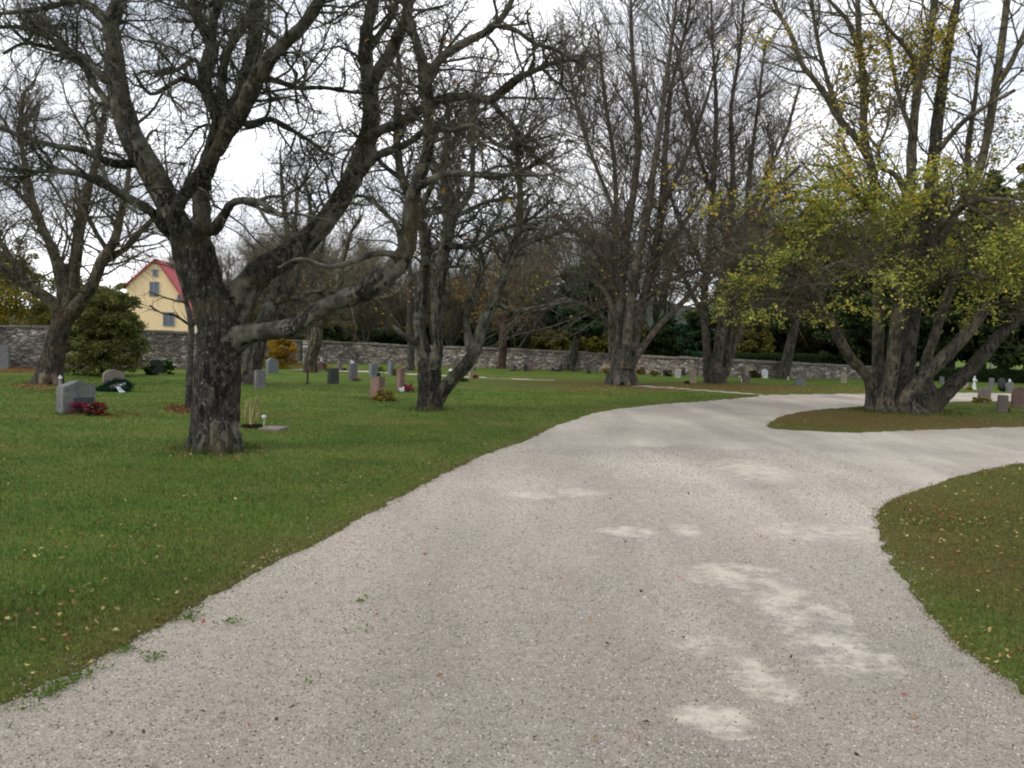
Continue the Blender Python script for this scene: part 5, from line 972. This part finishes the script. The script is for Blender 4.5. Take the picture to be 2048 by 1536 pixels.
grave('low dark headstone left of the leaning pine trunk', 1102, 1110, 735, 744, 'round', 'dark', 10, .12)
grave('slim dark headstone immediately left of the pine trunk', 1119, 1124, 729, 744, 'flat', 'dark', 10, .1)
grave('dark headstone immediately right of the pine trunk', 1143, 1150, 731, 745, 'flat', 'dark', 10, .1)
grave('low dark headstone between pine and central trunk', 1173, 1182, 739, 748, 'round', 'dark', 10, .12)
grave('yellowish headstone at the left foot of the central trunk', 1205, 1220, 728, 749, 'flat', 'beige', 10, .15)
grave('dark cluster headstone beside the dark grave shrub, middle right', 1326, 1334, 738, 753, 'flat', 'dark', -5, .12)
grave('white headstone with a grey base, left of the beige obelisk stone', 1350, 1362, 736, 757, 'shoulder', 'pale', -5, .14)
grave('thin dark headstone between the white and the beige headstones', 1365, 1369, 738, 753, 'flat', 'dark', -5, .1)
grave('tall beige tapering headstone left of the junction tree', 1380, 1393, 739, 768, 'taper', 'beige', -8, .18)
grave('grey-brown headstone carrying a beige carved piece', 1487, 1501, 750, 768, 'flat', 'brown', -10, .16)
grave('bright white square headstone in front of the clipped hedge', 1523, 1536, 737, 757, 'shoulder', 'white', -8, .14)
grave('thin beige slab right beside the leaning evergreen trunk', 1570, 1575, 735, 758, 'flat', 'beige', -20, .1, tilt=8)
grave('grey headstone on a dark plinth in front of a taller lighter one', 1592, 1608, 756, 773, 'flat', 'blue', -10, .18, plinth=True)
grave('taller brownish headstone rising behind the grey one on the plinth', 1602, 1613, 738, 765, 'round', 'brown', -10, .14)
grave('beige headstone with orange flowers left of the leafy tree stems', 1681, 1694, 743, 767, 'shoulder', 'beige', -15, .16)
grave('grey-brown headstone with yellow grass at its foot on the island', 1958, 1982, 775, 805, 'flat', 'brown', -18, .2)
grave('small brown headstone with a dark flower pot on the island', 1996, 2018, 789, 827, 'taper', 'brown', -20, .2)
grave('large reddish-brown headstone at the right frame edge', 2026, 2056, 772, 817, 'round', 'red', -20, .2)
grave('tall grey headstone behind the path, left of the black urn', 1979, 1988, 755, 779, 'flat', 'grey', -12, .14)
grave('dark rounded headstone at the back right, left of the grey boulder stone', 1997, 2012, 755, 780, 'round', 'dark', -12, .16)
grave('grey boulder-shaped headstone at the back right with a white bird', 2012, 2030, 762, 785, 'rough', 'grey', -12, .2)
grave('pale small headstone seen between the leafy tree stems', 1879, 1889, 752, 769, 'round', 'grey', -12, .14)
grave('small beige pointed headstone left of the white angel figure', 1928, 1936, 760, 777, 'taper', 'beige', -12, .1)

# grave plants
def clump(label, px, py, w_px, h_px, cols, n, leaf, name='grave_plant', cat='plant', core=None, spiky=0, group='plants on the graves', ell=None):
    b_ = G(px, py); d = b_[1]; w = w_px*d/F/2; h = h_px*d/F; th = thing(name, label, cat, (b_[0], b_[1], 0), 0, group)
    V, F_, cc = cloud([(0, 0, h*.45, w, w*.8, h*.5)]+([(-w*.5, 0, h*.35, w*.5, w*.5, h*.4), (w*.5, 0, h*.35, w*.5, w*.5, h*.4)]), n, leaf, cols, ncl=26, cs=.3)
    mb = MB(); mb.add(V, F_, cc); link('foliage', mb.mesh('foliage', False), LEAF, th)
    k = 14; st = np.zeros((k, 3, 3)); a_ = rng.uniform(0, 6.28, k)
    for i in range(3): st[:, i] = np.stack([np.cos(a_)*w*.6*i/2, np.sin(a_)*w*.6*i/2, np.full(k, h*.8*i/2)], -1)
    V, F_ = tubes(st, np.full((k, 3), .006), 3); sb = MB(); sb.add(V, F_); link('stems', sb.mesh('stems'), BARK_B, th); return th
PINK = [(.34, .03, .09), (.26, .025, .07), (.42, .06, .13), (.12, .02, .03)]
RED = [(.25, .025, .03), (.18, .02, .025), (.34, .05, .06), (.05, .02, .015)]
clump('bright pink heather directly before the large grey headstone', 158, 832, 44, 34, PINK, 3600, .022, 'heather')
clump('darker red heather right of the pink one by the large grey headstone', 196, 835, 42, 35, RED, 3600, .022, 'heather')
clump('small green clump between the two heathers', 178, 836, 20, 14, [(.03, .05, .02), (.02, .03, .015)], 700, .02)
clump('magenta heather at the foot of the tall reddish-brown headstone', 817, 784, 26, 19, [(.42, .03, .12), (.34, .025, .1)], 1500, .03, 'heather')
clump('low yellow-leaved shrub in front of the tilted red headstone', 768, 804, 50, 28, [(.38, .33, .06), (.28, .28, .05), (.45, .36, .1), (.2, .07, .03), (.1, .1, .03)], 2200, .04, 'grave_shrub')
clump('small round box bush beside the dark boulder headstone', 338, 750, 24, 33, [(.04, .11, .015), (.055, .14, .02), (.03, .08, .012)], 2600, .045, 'box_bush')
clump('dark green low shrub in front of the dark boulder headstone', 300, 751, 34, 22, DKGREEN, 1500, .06, 'grave_shrub')
clump('red heather dot at the wall right of the box bush', 357, 738, 10, 9, PINK, 400, .05, 'heather')
clump('faded pinkish flowers at the foot of the light grey headstone', 712, 763, 24, 9, [(.3, .12, .1), (.2, .15, .06), (.4, .3, .22)], 700, .035)
clump('red-leaved bush with white dots left of the dark grey headstone', 645, 741, 16, 18, [(.14, .045, .03), (.2, .07, .04), (.08, .07, .02)], 900, .06, 'grave_shrub')
clump('pale grassy tuft behind the dark grey headstone', 655, 743, 20, 9, [(.25, .24, .12), (.16, .18, .06)], 600, .05)
clump('dark low plant right of the small back headstone', 689, 741, 12, 6, DKGREEN, 400, .04)
clump('yellow-green plant behind the narrow tall blue-grey headstone', 788, 752, 14, 18, [(.26, .24, .04), (.16, .18, .04)], 800, .05, 'grave_shrub')
clump('green plant beside the medium blue-grey headstone', 760, 744, 16, 12, [(.1, .13, .03), (.14, .15, .04)], 600, .05)
clump('red flower clump right of the beige headstone by the forked tree', 951, 758, 12, 9, [(.38, .04, .03), (.28, .03, .03)], 700, .04, 'flowers')
clump('low green plants under the right stem of the forked tree', 925, 764, 24, 9, [(.05, .07, .02), (.03, .05, .015)], 600, .045)
clump('red flowers at the small headstone near the middle wall', 1030, 744, 26, 5, [(.2, .06, .04), (.1, .1, .04)], 500, .045, 'flowers')
clump('white flowers close to the middle wall, left of the narrow black headstone', 1024, 737, 14, 8, [(.5, .42, .4), (.2, .08, .06)], 260, .06, 'flowers')
clump('low green plant left of the pine trunk', 1112, 744, 14, 7, [(.05, .07, .02), (.03, .05, .015)], 500, .05)
clump('yellow shrub at the left foot of the central trunk', 1212, 750, 18, 16, [(.3, .24, .04), (.22, .2, .04)], 900, .06, 'grave_shrub')
clump('rusty shrub right of the central trunk', 1281, 750, 20, 15, [(.25, .12, .04), (.3, .17, .06), (.12, .1, .03)], 900, .06, 'grave_shrub')
clump('yellow-brown grave shrub between rusty and dark ones', 1309, 753, 20, 13, [(.24, .19, .04), (.16, .14, .03)], 900, .06, 'grave_shrub')
clump('dark green grave shrub left of the white headstone', 1337, 754, 14, 15, DKGREEN, 900, .06, 'grave_shrub')
clump('dark heather at the foot of the tall beige headstone', 1374, 769, 12, 8, [(.12, .04, .04), (.05, .05, .02)], 500, .04, 'heather')
clump('dark green bush behind the grey-brown headstone with the carving', 1503, 757, 18, 20, DKGREEN, 1200, .06, 'grave_shrub')
clump('russet bush left of the white square headstone', 1517, 757, 14, 11, [(.22, .13, .05), (.14, .1, .04)], 500, .05, 'grave_shrub')
clump('orange flowers on the right of the beige headstone by the leafy tree', 1690, 752, 8, 9, [(.55, .22, .03), (.45, .3, .05)], 300, .04, 'flowers')
clump('yellow autumn grass at the foot of the grey-brown island headstone', 1960, 807, 34, 14, [(.3, .24, .04), (.22, .2, .03), (.12, .12, .03)], 1500, .045)
clump('dark pot plant at the foot of the small brown island headstone', 2012, 827, 12, 14, DKGREEN, 500, .035)
clump('yellow plant left of the white angel figure', 1938, 780, 14, 7, [(.34, .22, .03), (.2, .16, .03)], 400, .045)
clump('dark bushy plant between the back right headstones', 2006, 784, 16, 14, DKGREEN, 700, .05, 'grave_shrub')

# wreath: dark fir ring with silvery ribbon leaning on the rounded headstone
def wreath():
    b_ = G(232, 784); th = thing('wreath', 'dark fir wreath with silvery ribbon lying before the rounded headstone', 'wreath', (b_[0], b_[1]-.12, 0))
    t = rng.uniform(0, 6.28, 2600); r_ = .27+rng.normal(size=2600)*.045; z = .07+rng.normal(size=2600)*.03
    pos = np.stack([np.cos(t)*r_*1.15+.02, np.sin(t)*r_, z+np.clip(np.sin(t), 0, 1)*.18], -1); V, F_, cc = leaves_at(pos, .045, pick([(.012, .05, .028), (.02, .035, .02), (.01, .025, .02)], 2600)); mb = MB(); mb.add(V, F_, cc); link('fir_ring', mb.mesh('fir_ring', False), NEEDLE, th)
    rb = MB()
    for a0, a1 in (((.12, -.2, .12), (.5, -.3, .03)), ((.15, -.15, .14), (.42, -.42, .02)), ((.18, -.1, .16), (.28, -.05, .22))):
        u = np.array(a0); w_ = np.array(a1); ts = np.linspace(0, 1, 7); p = u+(w_-u)*ts[:, None]+np.stack([0*ts, 0*ts, .03*np.sin(ts*7)], -1); sd = np.array([.02, .045, 0])
        V = np.concatenate([p-sd, p+sd]); rb.add(V, [[[i, i+1, i+8, i+7] for i in range(6)]])
    link('ribbon', rb.mesh('ribbon'), plain('silver_ribbon', (.42, .48, .52), .35), th)
wreath()
def bird(label, px, py, d, z=None, s=1.0, name='bird_ornament'):
    p = P(px, py, d); zz = p[2] if z is None else z; th = thing(name, label, 'ornament', (p[0], d, zz), rng.uniform(0, 6), 'white grave ornaments'); WM = ST['white']
    bm = bmesh.new(); bmesh.ops.create_uvsphere(bm, u_segments=10, v_segments=7, radius=1); bmesh.ops.scale(bm, vec=(.085*s, .05*s, .055*s), verts=bm.verts)
    for v in bm.verts:
        if v.co.x < -.03*s: v.co.z += .03*s; v.co.y *= .5
        v.co.z += .05*s
    me = bpy.data.meshes.new('body'); bm.to_mesh(me); bm.free(); link('body', me, WM, th)
    V, F_ = lathe([(.0, .085), (.026, .095), (.034, .12), (.024, .145), (0, .15)], 9); m_ = MB(); m_.add(V*s+np.array([.055*s, 0, 0]), F_); link('head', m_.mesh('head'), WM, th)
def on_top(px, top, base, d_=None):
    b_ = G(px, base); return b_[1]+.05, P(px, top, b_[1])[2]-.03
d_, z_ = on_top(705, 727, 761); bird('white bird figure on top of the light grey headstone', 705, 727, d_, z_, .9)
d_, z_ = on_top(642, 722, 742); bird('white bird figure above the dark red headstone by the dark tree', 643, 722, d_, z_, .9)
d_, z_ = on_top(2020, 764, 785); bird('white bird figure on the grey boulder-shaped headstone at right', 2020, 764, d_, z_, .9)
bird('small white stone bird lying at the foot of the tall reddish-brown headstone', 803, 783, G(803, 785)[1], 0, 1.0)
def lantern(label, px, top, base, wpx, body, capc, z0=0, d=None):
    b_ = G(px, base) if d is None else P(px, base, d); d = b_[1]; h = P(px, top, d)[2]-z0; w = wpx*d/F/2; th = thing('grave_lantern', label, 'lantern', (b_[0], d, z0), 0, 'grave lanterns')
    m_ = MB(); V, F_ = lathe([(0, 0), (w, 0), (w, h*.12), (w*.8, h*.16), (w*.8, h*.72), (w*.95, h*.75)], 12); m_.add(V, F_); link('body', m_.mesh('body'), plain('lantern_body', body, .5), th)
    m_ = MB(); V, F_ = lathe([(w*1.02, h*.74), (w*.7, h*.9), (w*.25, h*.94), (w*.2, h), (0, h)], 12); m_.add(V, F_); link('lid', m_.mesh('lid'), plain('lantern_lid', capc, .4), th)
lantern('dark lantern with white lid between the stems of the forked tree', 901, 737, 756, 9, (.012, .025, .03), (.6, .65, .66))
lantern('black lantern near the middle wall beside the small headstones', 1030, 728, 742, 4, (.02, .02, .02), (.05, .05, .05))
lantern('dark lantern by the wall right of the forked tree', 949, 735, 742, 5, (.03, .025, .02), (.05, .05, .05))
lantern('white lantern standing behind the large grey headstone', 121, 750, 777, 8, (.25, .25, .23), (.5, .5, .48))
lantern('small white lantern at the foot of the grey-brown headstone with the carving', 1483, 757, 765, 3, (.7, .7, .66), (.7, .7, .68))
lantern('small white lantern right of the thin beige slab', 1576, 753, 760, 3, (.7, .7, .66), (.7, .7, .68))
zt_ = P(752, 752, G(752, 801)[1])[2]-.04
lantern('dark lantern standing on top of the tilted red headstone', 757, 744, 752, 9, (.015, .012, .012), (.03, .03, .03), zt_, G(752, 801)[1]+.1)
def statue(label, px, top, base, s=1.0, dd=None):
    b_ = G(px, base) if dd is None else P(px, base, dd); h = P(px, top, b_[1])[2]-(0 if dd is None else b_[2]); z0 = 0 if dd is None else b_[2]
    th = thing('statue', label, 'statue', (b_[0], b_[1], z0), .3)
    pr_ = np.array([(0, 0), (.22, 0), (.22, .06), (.14, .08), (.17, .2), (.12, .45), (.1, .62), (.15, .74), (.13, .8), (.05, .84), (.045, .86), (.075, .9), (.07, .96), (.03, 1.0), (0, 1.0)])*[h*.95, h]
    m_ = MB(); V, F_ = lathe(pr_, 12); V[:, 1] *= .75; m_.add(V, F_); ob = link('figure', m_.mesh('figure'), ST['white'], th)
    wg = MB()
    for sx in (-1, 1):
        V, F_ = tubes(np.array([[[sx*.12*h, 0, .76*h], [sx*.17*h, -.08*h, .62*h], [sx*.03*h, -.13*h, .62*h]]]), np.array([[.04, .035, .025]])*h, 6); wg.add(V, F_)
    link('arms', wg.mesh('arms'), ST['white'], th)
statue('white standing angel figure beyond the island path, right of the leafy tree', 1948, 752, 779)
statue('small white figure far off on the bright lawn at right', 1983, 716, 738, dd=48)
def carving():
    d_ = G(1494, 768)[1]; z_ = P(1494, 750, d_)[2]-.02; z1 = P(1494, 730, d_)[2]; h = z1-z_; b_ = P(1494, 750, d_); th = thing('carved_ornament', 'beige carved wing-shaped ornament standing on the grey-brown headstone', 'ornament', (b_[0], d_, z_))
    link('wing', prism_mesh('wing', [(-.06, 0), (.04, 0), (.06, h*.45), (.22, h*.5), (.16, h*.8), (.05, h), (-.04, h*.96), (-.08, h*.6)], .09, .01), ST['beige'], th)
carving()
def stake(label, px, top, base, w, col):
    b_ = G(px, base); h = P(px, top, b_[1])[2]; th = thing('stake', label, 'post', (b_[0], b_[1], 0)); mm = plain('stake_paint', col, .6)
    m_ = MB(); V, F_ = lathe([(w, 0), (w, h*.97), (w*.4, h), (0, h)], 8); m_.add(V, F_); link('rod', m_.mesh('rod'), mm, th)
    m_ = MB(); V, F_ = lathe([(w*2.4, 0), (w*2.4, .03), (w, .07)], 10); m_.add(V, F_); link('foot', m_.mesh('foot'), mm, th)
stake('thin black metal stake in the lawn left of the dark grey headstone', 615, 738, 769, .028, (.02, .02, .018))
stake('thin black rod left of the headstone with the carving', 1485, 738, 765, .02, (.02, .02, .018))
# gate pillar + gate in the wall gap
def gate():
    c = G(607.5, 728); h = P(607, 684, c[1])[2]; th = thing('garden_gate', 'dark green closed gate in the gap between the two wall sections', 'gate', (c[0], c[1]+.2, 0)); w = 18*c[1]/F
    gm = plain('green_gate_paint', (.012, .05, .04), .5); m_ = MB(); box(m_, (0, 0, h*.5+.04), (w, .05, h-.1)); 
    for i in range(4): box(m_, ((-.5+(i+.5)/4)*w, -.035, h*.5+.04), (w/4-.02, .02, h-.14))
    link('panel', m_.mesh('panel', False), gm, th); m_ = MB(); box(m_, (w*.35, -.07, h*.5), (.1, .04, .03)); link('handle', m_.mesh('handle', False), PANEL, th)
gate()
# grave plot with arching withered grass, white lamp and flat slab
def plot():
    c = G(549, 862); th = thing('flat_grave_slab', 'pale flat stone slab lying in the grass right of the big trunk', 'grave slab', (c[0], c[1], .03), R(-8)); d = c[1]
    m_ = prism_mesh('slab', [(-.17, 0), (.17, 0), (.17, .05), (-.17, .05)], .42, .01); m_.transform(Matrix.Translation((0, 0, -.02))); link('slab', m_, ST['brown'], th)
    c = G(503, 856); ar = thing('arching_grass_plant', 'withered straw-coloured plant with two arching stems beside the flat slab', 'plant', (c[0], c[1], .02)); sm = plain('straw', (.40, .36, .17), .8)
    k = []; s = d/F
    for (x0, x1, hh, x2) in ((-3, -1, 52, -14), (0, -6, 55, -17), (-1, 10, 57, 14), (2, 8, 50, 12), (1, 6, 53, 15)):
        ts = np.linspace(0, 1, 9); xx = x0+(x1-x0)*np.clip(ts*2, 0, 1)+(x2-x1)*np.clip(ts*2-1, 0, 1)**.8; zz = hh*(1-(np.abs(ts-.55)/.55)**2.2); zz[-1] = max(zz[-1], 18); k.append(np.stack([xx*s, .02*np.sin(ts*3+x0), zz*s], -1))
    V, F_ = tubes(np.array(k), np.repeat(np.linspace(.012, .008, 9)[None], len(k), 0), 6); m_ = MB(); m_.add(V, F_)
    link('stems', m_.mesh('stems'), sm, ar)
    tips = np.array([p for q in k for p in q[4:]]); tt = tips[rng.integers(0, len(tips), 500)]+rng.normal(size=(500, 3))*[.012, .012, .03]; V, F_, cc = leaves_at(tt, .03, pick([(.45, .42, .2), (.35, .33, .14), (.2, .24, .08)], 500)); m_ = MB(); m_.add(V, F_, cc); link('leaves', m_.mesh('leaves', False), LEAF, ar)
    c = G(504, 858); so_ = link('soil_patch', None); bpy.data.objects.remove(so_)
    n = 700; a_ = rng.uniform(0, 6.28, n); r_ = rng.random(n)**.5; pos = np.stack([c[0]+np.cos(a_)*r_*.15, c[1]+np.sin(a_)*r_*.2, .045+rng.random(n)*.015], -1); V, F_, cc = leaves_at(pos, .03, pick([(.025, .02, .012), (.05, .035, .02)], n), .3); m_ = MB(); m_.add(V, F_, cc)
    tag(link('soil', m_.mesh('soil', False), DRYLEAF), 'dark bare soil of the small plant bed by the flat slab', 'soil', kind='stuff')
    c = G(528, 859); lp = thing('garden_light', 'small white-topped garden light on a thin stick by the flat slab', 'garden light', (c[0], c[1], 0)); h = P(528, 830, c[1])[2]; wm = ST['white']
    m_ = MB(); V, F_ = lathe([(.006, 0), (.006, h-.05)], 6); m_.add(V, F_); link('stick', m_.mesh('stick'), wm, lp); m_ = MB(); V, F_ = lathe([(0, h-.07), (.02, h-.06), (.035, h-.03), (.03, h-.005), (0, h)], 9); m_.add(V, F_); link('lamp_head', m_.mesh('lamp_head'), wm, lp)
plot()
